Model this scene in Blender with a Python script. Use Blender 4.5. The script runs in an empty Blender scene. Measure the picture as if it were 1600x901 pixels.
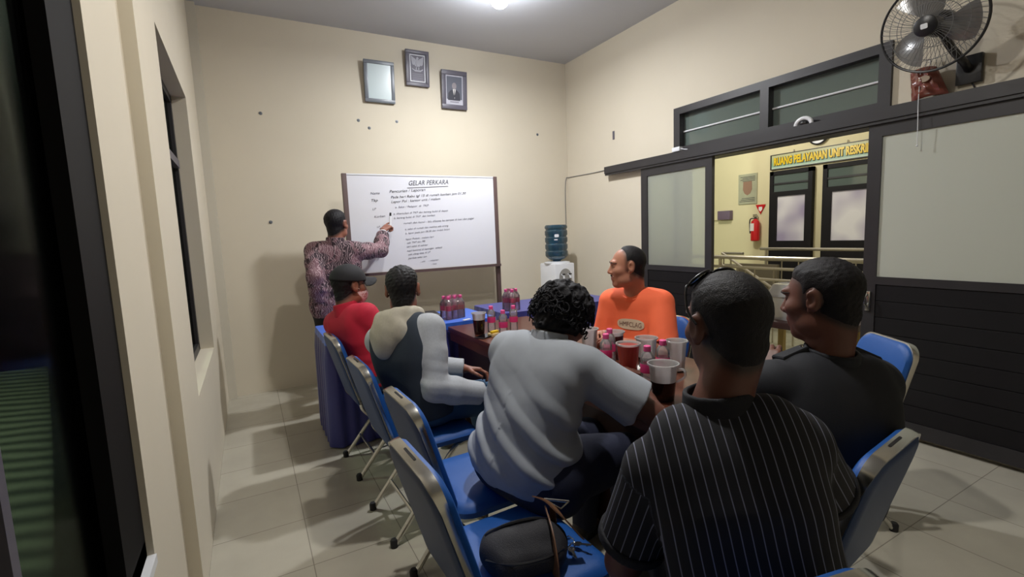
import bpy, bmesh, math, random
import numpy as np
from mathutils import Vector, Matrix

random.seed(7)
SC = bpy.context.scene
COL = SC.collection
PI = math.pi

# ------------------------------------------------------------------ materials
def lin(c):
    if isinstance(c, str):
        c = c.lstrip('#'); c = tuple(int(c[i:i+2], 16)/255 for i in (0, 2, 4))
    return tuple((x/12.92 if x <= .04045 else ((x+.055)/1.055)**2.4) for x in c[:3])

def mat(name, color, rough=.6, metal=0., spec=.5, noise=0., nscale=20., bump=0., bscale=200., sheen=0., emit=None, estr=0., coat=0.):
    m = bpy.data.materials.new(name); m.use_nodes = True
    nt = m.node_tree; b = nt.nodes['Principled BSDF']
    c = lin(color)
    b.inputs['Base Color'].default_value = (*c, 1)
    b.inputs['Roughness'].default_value = rough
    b.inputs['Metallic'].default_value = metal
    b.inputs['Specular IOR Level'].default_value = spec
    if coat: b.inputs['Coat Weight'].default_value = coat
    if sheen: b.inputs['Sheen Weight'].default_value = sheen
    if emit:
        b.inputs['Emission Color'].default_value = (*lin(emit), 1)
        b.inputs['Emission Strength'].default_value = estr
    tc = nt.nodes.new('ShaderNodeTexCoord')
    if noise:
        n = nt.nodes.new('ShaderNodeTexNoise'); n.inputs['Scale'].default_value = nscale; n.inputs['Detail'].default_value = 4
        nt.links.new(tc.outputs['Object'], n.inputs['Vector'])
        mx = nt.nodes.new('ShaderNodeMix'); mx.data_type = 'RGBA'
        mx.inputs[6].default_value = (*[x*(1-noise) for x in c], 1)
        mx.inputs[7].default_value = (*[min(1, x*(1+noise)) for x in c], 1)
        nt.links.new(n.outputs['Fac'], mx.inputs[0]); nt.links.new(mx.outputs[2], b.inputs['Base Color'])
    if bump:
        n2 = nt.nodes.new('ShaderNodeTexNoise'); n2.inputs['Scale'].default_value = bscale; n2.inputs['Detail'].default_value = 3
        nt.links.new(tc.outputs['Object'], n2.inputs['Vector'])
        bp = nt.nodes.new('ShaderNodeBump'); bp.inputs['Strength'].default_value = bump; bp.inputs['Distance'].default_value = .004
        nt.links.new(n2.outputs['Fac'], bp.inputs['Height']); nt.links.new(bp.outputs['Normal'], b.inputs['Normal'])
    return m

def clear_mat(name, tint, rough=.05, base=.08, ior=1.45, diffuse=None, dmix=0., transl=.5):
    """thin clear sheet: tinted see-through plus a Fresnel gloss, optionally some milky diffuse"""
    m = bpy.data.materials.new(name); m.use_nodes = True
    nt = m.node_tree; nt.nodes.remove(nt.nodes['Principled BSDF'])
    out = nt.nodes['Material Output']
    tr = nt.nodes.new('ShaderNodeBsdfTransparent'); tr.inputs[0].default_value = (*lin(tint), 1)
    gl = nt.nodes.new('ShaderNodeBsdfGlossy'); gl.inputs['Roughness'].default_value = rough
    fr = nt.nodes.new('ShaderNodeFresnel'); fr.inputs['IOR'].default_value = ior
    ad = nt.nodes.new('ShaderNodeMath'); ad.operation = 'ADD'; ad.inputs[1].default_value = base; ad.use_clamp = True
    nt.links.new(fr.outputs[0], ad.inputs[0])
    src = tr
    if diffuse:
        df = nt.nodes.new('ShaderNodeBsdfDiffuse'); df.inputs[0].default_value = (*lin(diffuse), 1)
        m2 = nt.nodes.new('ShaderNodeMixShader'); m2.inputs[0].default_value = dmix
        tl = nt.nodes.new('ShaderNodeBsdfTranslucent'); tl.inputs[0].default_value = (*lin(diffuse), 1); m3 = nt.nodes.new('ShaderNodeMixShader'); m3.inputs[0].default_value = transl
        nt.links.new(df.outputs[0], m3.inputs[1]); nt.links.new(tl.outputs[0], m3.inputs[2])
        nt.links.new(tr.outputs[0], m2.inputs[1]); nt.links.new(m3.outputs[0], m2.inputs[2]); src = m2
    mx = nt.nodes.new('ShaderNodeMixShader')
    nt.links.new(ad.outputs[0], mx.inputs[0]); nt.links.new(src.outputs[0], mx.inputs[1]); nt.links.new(gl.outputs[0], mx.inputs[2])
    nt.links.new(mx.outputs[0], out.inputs['Surface'])
    return m

M = {}
def setup_mats():
    M['wall'] = mat('cream paint', '#d5ccb9', .75, noise=.035, nscale=2.5, bump=.05, bscale=90)
    M['wall_trim'] = mat('cream trim paint', '#c9c3b4', .7, noise=.04, nscale=4)
    M['wall_hall'] = mat('yellow paint', '#d9cfa8', .7, noise=.04, nscale=2)
    M['ceil'] = mat('ceiling paint', '#c0c2c8', .85, noise=.02, nscale=2)
    M['darkwood'] = mat('black painted wood', '#2b292c', .45, noise=.25, nscale=6)
    M['winframe'] = mat('black window frame', '#0f0d0e', .7, spec=.2)
    M['panelwood'] = mat('black plank panel', '#171518', .6, spec=.25, noise=.3, nscale=5)
    M['chrome'] = mat('chrome', '#c9c8c2', .22, metal=1.)
    M['steel'] = mat('brushed steel', '#b5aea0', .35, metal=.8)
    M['rubber'] = mat('black rubber', '#17161a', .7)
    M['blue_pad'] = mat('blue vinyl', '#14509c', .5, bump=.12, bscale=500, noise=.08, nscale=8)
    M['blue_back_shaded'] = mat('shaded blue vinyl back', '#1b3866', .5, bump=.12, bscale=500, noise=.08, nscale=8)  # same vinyl as the pad, with the shade on the back put into its colour
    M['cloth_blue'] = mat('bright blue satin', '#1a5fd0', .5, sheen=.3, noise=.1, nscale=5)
    M['cloth_shadow'] = mat('shadow toned blue satin', '#2b2f86', .5, sheen=.3, noise=.1, nscale=5)  # blue cloth again, its shadow put into the colour
    M['cloth_skirt_shade'] = mat('deep shadow toned blue satin', '#262a78', .5, sheen=.3, noise=.1, nscale=5)  # hanging side of the blue cloth, darkened to hold its shade
    M['tabletop'] = wood('red brown veneer', '#6a3d2c', '#512c20', .3)
    M['tableside'] = wood('dark brown veneer', '#3c2420', '#2a1818', .42)
    M['white_pl'] = mat('white plastic', '#e4e6ea', .35)
    M['black_pl'] = mat('black plastic', '#1b1b1e', .35)
    M['grey_pl'] = mat('grey plastic', '#6f7072', .4)
    M['pink_pl'] = mat('pink plastic', '#e8579a', .35)
    M['pink_label'] = mat('pink label', '#d8387c', .4)
    M['bottle'] = clear_mat('clear bottle plastic', '#faf8fa', .06, .03, 1.4, '#fffafd', .22, .35)
    M['wrap'] = clear_mat('pink shrink wrap', '#fdf0f6', .10, .05, 1.45, '#f8d4e6', .09)
    M['cup'] = clear_mat('cloudy cup plastic', '#f0ecec', .15, .05, 1.4, '#ffffff', .42, .35)
    M['cola'] = mat('dark drink', '#1d0d0c', .15)
    M['tea'] = mat('red tea', '#a33e36', .2)
    M['gallon'] = clear_mat('blue bottle plastic', '#5f8fa8', .08, .06, 1.45, '#4f7f98', .42)
    M['board'] = mat('whiteboard laminate', '#e3e4ea', .25)
    M['brown_frame'] = mat('brown metal', '#5d4a48', .45)
    M['ink'] = mat('grey black ink', '#6a6a78', .6)
    M['ink_dark'] = mat('dark ink', '#33333c', .6)
    M['frame_grey'] = mat('grey picture frame', '#5c5964', .4)
    M['frame_slate'] = mat('slate picture frame', '#6a7078', .35)
    M['eye'] = mat('eye white', '#e6e0da', .2)
    M['iris'] = mat('dark iris', '#20120c', .1)
    M['hair'] = mat('black hair', '#141216', .6, spec=.3, bump=.5, bscale=350, noise=.3, nscale=60)
    M['curl'] = mat('black curly hair', '#121117', .7, spec=.3, bump=.4, bscale=250, noise=.3, nscale=60)
    M['shoe'] = mat('black leather', '#18161a', .4)
    M['jeans'] = mat('blue denim', '#2f5070', .8, bump=.3, bscale=600, noise=.2, nscale=14)
    M['darkpants'] = mat('dark navy trousers', '#1c2138', .8, bump=.2, bscale=400, noise=.15, nscale=14)
    M['blackpants'] = mat('black trousers', '#1c1b20', .8, bump=.2, bscale=400)
    M['polo_grey'] = mat('heather grey knit', '#9ba1aa', .85, bump=.25, bscale=700, noise=.05, nscale=30)
    M['orange'] = mat('orange cotton', '#fb7048', .8, bump=.2, bscale=600, noise=.05, nscale=12)
    M['red'] = mat('red cotton', '#b71535', .8, bump=.2, bscale=600, noise=.08, nscale=12)
    M['hoodie'] = mat('light grey fleece', '#a9adb4', .9, bump=.4, bscale=500, noise=.12, nscale=90)
    M['hoodie_cream'] = mat('oatmeal fleece', '#b2ac9e', .9, bump=.4, bscale=500, noise=.12, nscale=90)
    M['vest'] = mat('slate navy fleece', '#27303c', .9, bump=.4, bscale=500, noise=.1, nscale=60)
    M['navy'] = mat('dark navy twill', '#11141d', .8, bump=.2, bscale=600, noise=.1, nscale=20)
    M['ribknit'] = mat('dark rib knit', '#15161d', .85, bump=.4, bscale=500)
    M['cap'] = mat('black cap cotton', '#18181d', .8, bump=.2, bscale=500)
    M['canvas'] = mat('charcoal canvas', '#24242a', .7, bump=.4, bscale=450, noise=.25, nscale=40)
    M['leather'] = mat('tan leather', '#6e4c33', .55, noise=.25, nscale=30, bump=.15, bscale=200)
    M['stripe'] = stripe_mat()
    M['batik'] = batik_mat('batik cloth', '#72525a', '#35262e', '#b39a9e', 8)
    M['mask'] = batik_mat('floral mask cloth', '#d4a9ac', '#a8323e', '#f0e6e2', 55)
    M['skin_a'] = skin('brown skin', '#b07760')
    M['skin_b'] = skin('dark brown skin', '#643d31')
    M['skin_c'] = skin('warm brown skin', '#8a5745')
    M['brow'] = mat('eyebrow hair', '#231a18', .8)
    M['floor'] = tile_mat('cream floor tile', '#bdb8a9', '#8f8a7e', .40, .16, (.132, .145))
    M['floor_hall'] = tile_mat('hall floor tile', '#b3b09a', '#7f7c6c', .4, .12, (.1, .1))
    M['ground'] = ground_mat()
    M['glass_dark'] = clear_mat('dark window glass', '#a8ada8', .12, .0, 1.04)
    M['glass_transom'] = clear_mat('dark green glass', '#6a7872', .08, .06, 1.45, '#77857f', .62, 0.)
    M['frosted'] = clear_mat('frosted glass', '#c8cfc0', .4, .02, 1.3, '#dfe2d6', .66, 0.)
    M['frosted_thin'] = clear_mat('thin frosted glass', '#dde1d6', .4, .02, 1.25, '#e4e7dc', .42, .3)
    M['lampglow'] = mat('lit bulb', '#ffffff', .3, emit='#f4f8ff', estr=60.)
    M['red_pl'] = mat('red enamel', '#c4181f', .35)
    M['paper'] = mat('white paper', '#e6e4e0', .8)
    M['yellow'] = mat('yellow plastic', '#e3c01d', .35)
    M['brass'] = mat('brass', '#c8a24a', .3, metal=1.)
    M['bone'] = mat('cream print', '#cdb9a2', .8)

def wood(name, a, b, rough):
    m = bpy.data.materials.new(name); m.use_nodes = True; nt = m.node_tree
    bs = nt.nodes['Principled BSDF']; bs.inputs['Roughness'].default_value = rough
    tc = nt.nodes.new('ShaderNodeTexCoord'); mp = nt.nodes.new('ShaderNodeMapping'); mp.inputs['Scale'].default_value = (14, 1.2, 14)
    n = nt.nodes.new('ShaderNodeTexNoise'); n.inputs['Scale'].default_value = 3; n.inputs['Detail'].default_value = 6; n.inputs['Distortion'].default_value = .6
    mx = nt.nodes.new('ShaderNodeMix'); mx.data_type = 'RGBA'; mx.inputs[6].default_value = (*lin(a), 1); mx.inputs[7].default_value = (*lin(b), 1)
    nt.links.new(tc.outputs['Object'], mp.inputs[0]); nt.links.new(mp.outputs[0], n.inputs['Vector'])
    nt.links.new(n.outputs['Fac'], mx.inputs[0]); nt.links.new(mx.outputs[2], bs.inputs['Base Color'])
    return m

def skin(name, c):
    m = mat(name, c, .5, noise=.08, nscale=18, bump=.06, bscale=300)
    nt = m.node_tree; bs = nt.nodes['Principled BSDF']
    at = nt.nodes.new('ShaderNodeAttribute'); at.attribute_name = 'lip'
    mx = nt.nodes.new('ShaderNodeMix'); mx.data_type = 'RGBA'
    l = bs.inputs['Base Color'].links[0]; src = l.from_socket
    nt.links.new(src, mx.inputs[6]); k = lin(c); mx.inputs[7].default_value = (k[0]*.75, k[1]*.45, k[2]*.5, 1)
    nt.links.new(at.outputs['Fac'], mx.inputs[0])
    a2 = nt.nodes.new('ShaderNodeAttribute'); a2.attribute_name = 'fade'; m2 = nt.nodes.new('ShaderNodeMix'); m2.data_type = 'RGBA'
    nt.links.new(mx.outputs[2], m2.inputs[6]); m2.inputs[7].default_value = (*lin('#1b1718'), 1); nt.links.new(a2.outputs['Fac'], m2.inputs[0]); nt.links.new(m2.outputs[2], bs.inputs['Base Color'])
    bs.inputs['Subsurface Weight'].default_value = .06
    bs.inputs['Subsurface Radius'].default_value = (.01, .004, .002)
    return m

def stripe_mat():
    m = mat('dark pinstripe knit', '#14151c', .85, bump=.2, bscale=600)
    nt = m.node_tree; bs = nt.nodes['Principled BSDF']
    at = nt.nodes.new('ShaderNodeAttribute'); at.attribute_name = 'su'
    mul = nt.nodes.new('ShaderNodeMath'); mul.operation = 'MULTIPLY'; mul.inputs[1].default_value = 1/.0195
    fr = nt.nodes.new('ShaderNodeMath'); fr.operation = 'FRACT'
    sb = nt.nodes.new('ShaderNodeMath'); sb.operation = 'SUBTRACT'; sb.inputs[1].default_value = .5
    ab = nt.nodes.new('ShaderNodeMath'); ab.operation = 'ABSOLUTE'
    lt = nt.nodes.new('ShaderNodeMath'); lt.operation = 'LESS_THAN'; lt.inputs[1].default_value = .055
    nt.links.new(at.outputs['Fac'], mul.inputs[0]); nt.links.new(mul.outputs[0], fr.inputs[0]); nt.links.new(fr.outputs[0], sb.inputs[0])
    nt.links.new(sb.outputs[0], ab.inputs[0]); nt.links.new(ab.outputs[0], lt.inputs[0])
    mx = nt.nodes.new('ShaderNodeMix'); mx.data_type = 'RGBA'
    mx.inputs[6].default_value = (*lin('#13141b'), 1); mx.inputs[7].default_value = (*lin('#777a8e'), 1)
    nt.links.new(lt.outputs[0], mx.inputs[0]); nt.links.new(mx.outputs[2], bs.inputs['Base Color'])
    return m

def batik_mat(name, base, dark, light, sc=16):
    m = mat(name, base, .8, bump=.1, bscale=500); nt = m.node_tree; bs = nt.nodes['Principled BSDF']
    tc = nt.nodes.new('ShaderNodeTexCoord')
    w = nt.nodes.new('ShaderNodeTexNoise'); w.inputs['Scale'].default_value = sc; w.inputs['Detail'].default_value = 2; w.inputs['Distortion'].default_value = 1.2
    r = nt.nodes.new('ShaderNodeValToRGB'); e = r.color_ramp.elements
    e[0].position = .45; e[0].color = (*lin(dark), 1); e[1].position = .51; e[1].color = (*lin(base), 1)
    v = nt.nodes.new('ShaderNodeTexWave'); v.inputs['Scale'].default_value = sc*2.2; v.inputs['Distortion'].default_value = 14; v.inputs['Detail'].default_value = 2
    v.inputs['Detail Scale'].default_value = 1.2
    r2 = nt.nodes.new('ShaderNodeValToRGB'); q = r2.color_ramp.elements
    q[0].position = .72; q[0].color = (0, 0, 0, 1); q[1].position = .86; q[1].color = (.7, .7, .7, 1)
    mx = nt.nodes.new('ShaderNodeMix'); mx.data_type = 'RGBA'; mx.inputs[7].default_value = (*lin(light), 1)
    nt.links.new(tc.outputs['Object'], w.inputs['Vector']); nt.links.new(tc.outputs['Object'], v.inputs['Vector'])
    nt.links.new(w.outputs['Fac'], r.inputs[0]); nt.links.new(v.outputs['Fac'], r2.inputs[0])
    nt.links.new(r.outputs[0], mx.inputs[6]); nt.links.new(r2.outputs[0], mx.inputs[0]); nt.links.new(mx.outputs[2], bs.inputs['Base Color'])
    return m

def tile_mat(name, c, grout, size, rough, off):
    m = mat(name, c, rough); nt = m.node_tree; bs = nt.nodes['Principled BSDF']
    g = nt.nodes.new('ShaderNodeNewGeometry'); mp = nt.nodes.new('ShaderNodeMapping'); mp.inputs['Location'].default_value = (-off[0], -off[1], 0)
    br = nt.nodes.new('ShaderNodeTexBrick'); br.offset = 0.; br.inputs['Scale'].default_value = 1.
    br.inputs['Brick Width'].default_value = size; br.inputs['Row Height'].default_value = size; br.inputs['Mortar Size'].default_value = .0022
    k = lin(c)
    br.inputs['Color1'].default_value = (*k, 1); br.inputs['Color2'].default_value = (*[x*.95 for x in k], 1); br.inputs['Mortar'].default_value = (*lin(grout), 1)
    n = nt.nodes.new('ShaderNodeTexNoise'); n.inputs['Scale'].default_value = 5; n.inputs['Detail'].default_value = 6
    mx = nt.nodes.new('ShaderNodeMix'); mx.data_type = 'RGBA'; mx.blend_type = 'MULTIPLY'; mx.inputs[0].default_value = .22
    nt.links.new(g.outputs['Position'], mp.inputs[0]); nt.links.new(mp.outputs[0], br.inputs['Vector']); nt.links.new(g.outputs['Position'], n.inputs['Vector'])
    nt.links.new(br.outputs['Color'], mx.inputs[6]); nt.links.new(n.outputs['Fac'], mx.inputs[7]); nt.links.new(mx.outputs[2], bs.inputs['Base Color'])
    r = nt.nodes.new('ShaderNodeMapRange'); r.inputs[3].default_value = rough*.8; r.inputs[4].default_value = rough*1.8
    nt.links.new(n.outputs['Fac'], r.inputs[0]); nt.links.new(r.outputs[0], bs.inputs['Roughness'])
    return m

def ground_mat():
    m = mat('ridged green grey paving', '#5c6a50', .7); nt = m.node_tree; bs = nt.nodes['Principled BSDF']
    g = nt.nodes.new('ShaderNodeNewGeometry'); mp = nt.nodes.new('ShaderNodeMapping'); mp.inputs['Rotation'].default_value = (0, 0, .35)
    w = nt.nodes.new('ShaderNodeTexWave'); w.bands_direction = 'Y'; w.inputs['Scale'].default_value = 1.6; w.inputs['Distortion'].default_value = 2.5; w.inputs['Detail'].default_value = 3
    mx = nt.nodes.new('ShaderNodeMix'); mx.data_type = 'RGBA'; mx.inputs[6].default_value = (*lin('#454c40'), 1); mx.inputs[7].default_value = (*lin('#858c78'), 1)
    nt.links.new(g.outputs['Position'], mp.inputs[0]); nt.links.new(mp.outputs[0], w.inputs['Vector']); nt.links.new(w.outputs['Fac'], mx.inputs[0]); nt.links.new(mx.outputs[2], bs.inputs['Base Color'])
    return m

# ------------------------------------------------------------------ mesh building helpers
class MB:
    """collects faces of one mesh"""
    def __init__(s): s.v = []; s.f = []; s.mi = []; s.cur = 0
    def add(s, vs, fs):
        b = len(s.v); s.v.extend([tuple(map(float, v)) for v in vs])
        for f in fs: s.f.append(tuple(b+i for i in f)); s.mi.append(s.cur)
    def box(s, lo, hi, mtx=None, bev=0.):
        lo = Vector(lo); hi = Vector(hi)
        if bev:
            bm = bmesh.new(); bmesh.ops.create_cube(bm, size=1)
            for v in bm.verts: v.co = Vector(((lo[i]+hi[i])/2 + v.co[i]*(hi[i]-lo[i]) for i in range(3)))
            bmesh.ops.bevel(bm, geom=bm.edges[:], offset=bev, segments=2, affect='EDGES', profile=.6)
            bm.verts.index_update()
            vs = [v.co.copy() for v in bm.verts]; fs = [[v.index for v in f.verts] for f in bm.faces]; bm.free()
        else:
            vs = [Vector((x, y, z)) for z in (lo.z, hi.z) for y in (lo.y, hi.y) for x in (lo.x, hi.x)]
            fs = [(0, 2, 3, 1), (4, 5, 7, 6), (0, 1, 5, 4), (1, 3, 7, 5), (3, 2, 6, 7), (2, 0, 4, 6)]
        if mtx: vs = [mtx @ v for v in vs]
        s.add(vs, fs)
    def tube(s, pts, r, n=10, caps=True, closed=False):
        pts = [Vector(p) for p in pts]; N = len(pts)
        rs = r if isinstance(r, (list, tuple)) else [r]*N
        T = []
        for i in range(N):
            a = pts[i-1] if (i or closed) else pts[i]; b = pts[(i+1) % N] if (i < N-1 or closed) else pts[i]
            T.append((b-a).normalized() if (b-a).length > 1e-9 else Vector((0, 0, 1)))
        u = T[0].orthogonal().normalized(); rings = []
        for i in range(N):
            u = (u - T[i]*u.dot(T[i]));
            u = u.normalized() if u.length > 1e-6 else T[i].orthogonal().normalized()
            w = T[i].cross(u)
            rings.append([pts[i] + (u*math.cos(2*PI*k/n) + w*math.sin(2*PI*k/n))*rs[i] for k in range(n)])
        vs = [v for rg in rings for v in rg]; fs = []
        for i in range(N if closed else N-1):
            a = i*n; b = ((i+1) % N)*n
            for k in range(n): fs.append((a+k, a+(k+1) % n, b+(k+1) % n, b+k))
        if caps and not closed:
            fs.append(tuple(reversed(range(n)))); fs.append(tuple((N-1)*n+k for k in range(n)))
        s.add(vs, fs)
    def lathe(s, prof, n=24, mtx=None, close=True):
        vs = []; fs = []
        for (r, z) in prof:
            for k in range(n): vs.append(Vector((r*math.cos(2*PI*k/n), r*math.sin(2*PI*k/n), z)))
        for i in range(len(prof)-1):
            for k in range(n): fs.append((i*n+k, i*n+(k+1) % n, (i+1)*n+(k+1) % n, (i+1)*n+k))
        if close:
            if prof[0][0] > 1e-5: fs.append(tuple(reversed(range(n))))
            if prof[-1][0] > 1e-5: fs.append(tuple((len(prof)-1)*n+k for k in range(n)))
        if mtx: vs = [mtx @ v for v in vs]
        s.add(vs, fs)
    def pillow(s, outline, levels, mtx):
        """outline: 2-D loop; levels: (height, scale-inset metres)"""
        cx = sum(p[0] for p in outline)/len(outline); cy = sum(p[1] for p in outline)/len(outline)
        hx = max(abs(p[0]-cx) for p in outline); hy = max(abs(p[1]-cy) for p in outline)
        n = len(outline); vs = []; fs = []
        for (h, ins) in levels:
            for (x, y) in outline: vs.append(mtx @ Vector((cx+(x-cx)*(1-ins/hx), cy+(y-cy)*(1-ins/hy), h)))
        for i in range(len(levels)-1):
            for k in range(n): fs.append((i*n+k, i*n+(k+1) % n, (i+1)*n+(k+1) % n, (i+1)*n+k))
        fs.append(tuple(reversed(range(n)))); fs.append(tuple((len(levels)-1)*n+k for k in range(n)))
        s.add(vs, fs)
    def ball(s, c, r, n=12, mtx=None):
        r = Vector((r, r, r)) if not hasattr(r, '__len__') else Vector(r); c = Vector(c)
        prof = [(math.sin(PI*i/n), -math.cos(PI*i/n)) for i in range(n+1)]
        mm = Matrix.Translation(c) @ Matrix.Diagonal((*r, 1))
        if mtx: mm = mtx @ mm
        prof[0] = (1e-6, -1); prof[-1] = (1e-6, 1)
        s.lathe(prof, n*2, mm, close=False)
    def build(s, name, material, parent=None, smooth=True, loc=None, angle=35):
        me = bpy.data.meshes.new(name); me.from_pydata(s.v, [], s.f)
        ms = material if isinstance(material, (list, tuple)) else [material]
        for m in ms: me.materials.append(m)
        if len(ms) > 1: me.polygons.foreach_set('material_index', s.mi)
        me.update()
        bm = bmesh.new(); bm.from_mesh(me); bmesh.ops.recalc_face_normals(bm, faces=bm.faces); bm.to_mesh(me); bm.free()
        if smooth:
            me.polygons.foreach_set('use_smooth', [True]*len(me.polygons))
            me.set_sharp_from_angle(angle=math.radians(angle))
        o = bpy.data.objects.new(name, me); COL.objects.link(o)
        if parent: o.parent = parent
        if loc: o.location = loc
        return o

def tag(o, label=None, cat=None, group=None, kind=None):
    if label: o['label'] = label
    if cat: o['category'] = cat
    if group: o['group'] = group
    if kind: o['kind'] = kind
    return o
def empty(name, loc, rz=0, label=None, cat=None, group=None):
    o = bpy.data.objects.new(name, None); o.empty_display_size = .1; COL.objects.link(o)
    o.location = loc; o.rotation_euler = (0, 0, rz); return tag(o, label, cat, group)
def struct(name, mb, m, parent=None, smooth=False):
    o = mb.build(name, m, parent, smooth)
    if not parent: o['kind'] = 'structure'
    return o
def kids(o): return [c for c in bpy.data.objects if c.parent == o]
def dup(root, loc, rz=None, label=None, group=None):
    def cp(o, par):
        c = o.copy(); COL.objects.link(c); c.parent = par
        for ch in kids(o): cp(ch, c)
        return c
    r = cp(root, None); r.location = loc
    if rz is not None: r.rotation_euler = (0, 0, rz)
    if label: r['label'] = label
    if group: r['group'] = group
    return r
def smooth_path(pts, n=6):
    pts = [Vector(p) for p in pts]; out = []
    for i in range(len(pts)-1):
        p0 = pts[max(i-1, 0)]; p1 = pts[i]; p2 = pts[i+1]; p3 = pts[min(i+2, len(pts)-1)]
        for k in range(n):
            t = k/n
            out.append(.5*((2*p1)+(p2-p0)*t+(2*p0-5*p1+4*p2-p3)*t*t+(3*p1-p0-3*p2+p3)*t**3))
    out.append(pts[-1]); return out
def text_obj(name, body, size, mtx, m, parent=None, extrude=.0008, align='LEFT', shear=0., sx=1., bold=0.):
    cu = bpy.data.curves.new(name, 'FONT'); cu.body = body; cu.size = size; cu.extrude = extrude; cu.align_x = align; cu.shear = shear; cu.resolution_u = 3; cu.offset = bold
    to = bpy.data.objects.new(name, cu); COL.objects.link(to)
    dg = bpy.context.evaluated_depsgraph_get(); me = bpy.data.meshes.new_from_object(to.evaluated_get(dg))
    bpy.data.objects.remove(to); bpy.data.curves.remove(cu)
    me.transform(mtx @ Matrix.Diagonal((sx, 1, 1, 1))); me.materials.clear(); me.materials.append(m); me.name = name
    o = bpy.data.objects.new(name, me); COL.objects.link(o)
    if parent: o.parent = parent
    return o
def rrect(w, h, r, n=5, r2=None):
    """rounded rectangle loop, centre at 0; r top corners, r2 bottom corners"""
    r2 = r if r2 is None else r2; out = []
    for (cx, cy, a0, rr) in ((w/2-r, h/2-r, 0, r), (-w/2+r, h/2-r, 90, r), (-w/2+r2, -h/2+r2, 180, r2), (w/2-r2, -h/2+r2, 270, r2)):
        for k in range(n+1):
            a = math.radians(a0+90*k/n); out.append((cx+rr*math.cos(a), cy+rr*math.sin(a)))
    return out

# ------------------------------------------------------------------ implicit surfaces for bodies and clothes
V3 = lambda *a: np.array(a, float)
def nrm(v): v = np.asarray(v, float); return v/(np.linalg.norm(v)+1e-12)
def smin(a, b, k):
    if k <= 0: return np.minimum(a, b)
    h = np.clip(.5+.5*(b-a)/k, 0, 1); return b+(a-b)*h-k*h*(1-h)
def smax(a, b, k): return -smin(-a, -b, k)
def cone(a, b, ra, rb):
    a = np.asarray(a, float); b = np.asarray(b, float); d = b-a; L = d@d+1e-12
    def f(P):
        q = P-a; t = np.clip(q@d/L, 0, 1); return np.linalg.norm(q-t[:, None]*d, axis=1)-(ra+(rb-ra)*t)
    return f
def ell(c, r, B=None):
    c = np.asarray(c, float); r = np.asarray(r, float)
    def f(P):
        q = P-c
        if B is not None: q = q@np.asarray(B).T
        k0 = np.linalg.norm(q/r, axis=1); k1 = np.linalg.norm(q/(r*r), axis=1)+1e-9
        return k0*(k0-1)/k1
    return f
def plane(p, n):
    p = np.asarray(p, float); n = nrm(n)
    return lambda P: (P-p)@n          # negative on the side opposite to n
def fbm(P, fr, seed=0, oct=2):
    rs = np.random.RandomState(seed); out = np.zeros(len(P)); a = 1.
    for o in range(oct):
        s = np.zeros(len(P))
        for k in range(5):
            d = nrm(rs.randn(3)); s += np.sin((P@d)*fr*(.7+.6*rs.rand())+rs.rand()*6.28)
        out += a*s/5; a *= .5; fr *= 2.1
    return out
class Field:
    def __init__(s): s.ops = []
    def u(s, f, k=.02): s.ops.append((f, 'u', k)); return s
    def sub(s, f, k=.01): s.ops.append((f, 's', k)); return s
    def cut(s, f, k=.004): s.ops.append((f, 'i', k)); return s
    def disp(s, f): s.ops.append((f, 'd', 0)); return s
    def __call__(s, P):
        d = None
        for f, m, k in s.ops:
            if m == 'd': d = d+f(P); continue
            v = f(P)
            if d is None: d = v
            elif m == 'u': d = smin(d, v, k)
            elif m == 's': d = smax(d, -v, k)
            else: d = smax(d, v, k)
        return d
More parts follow.
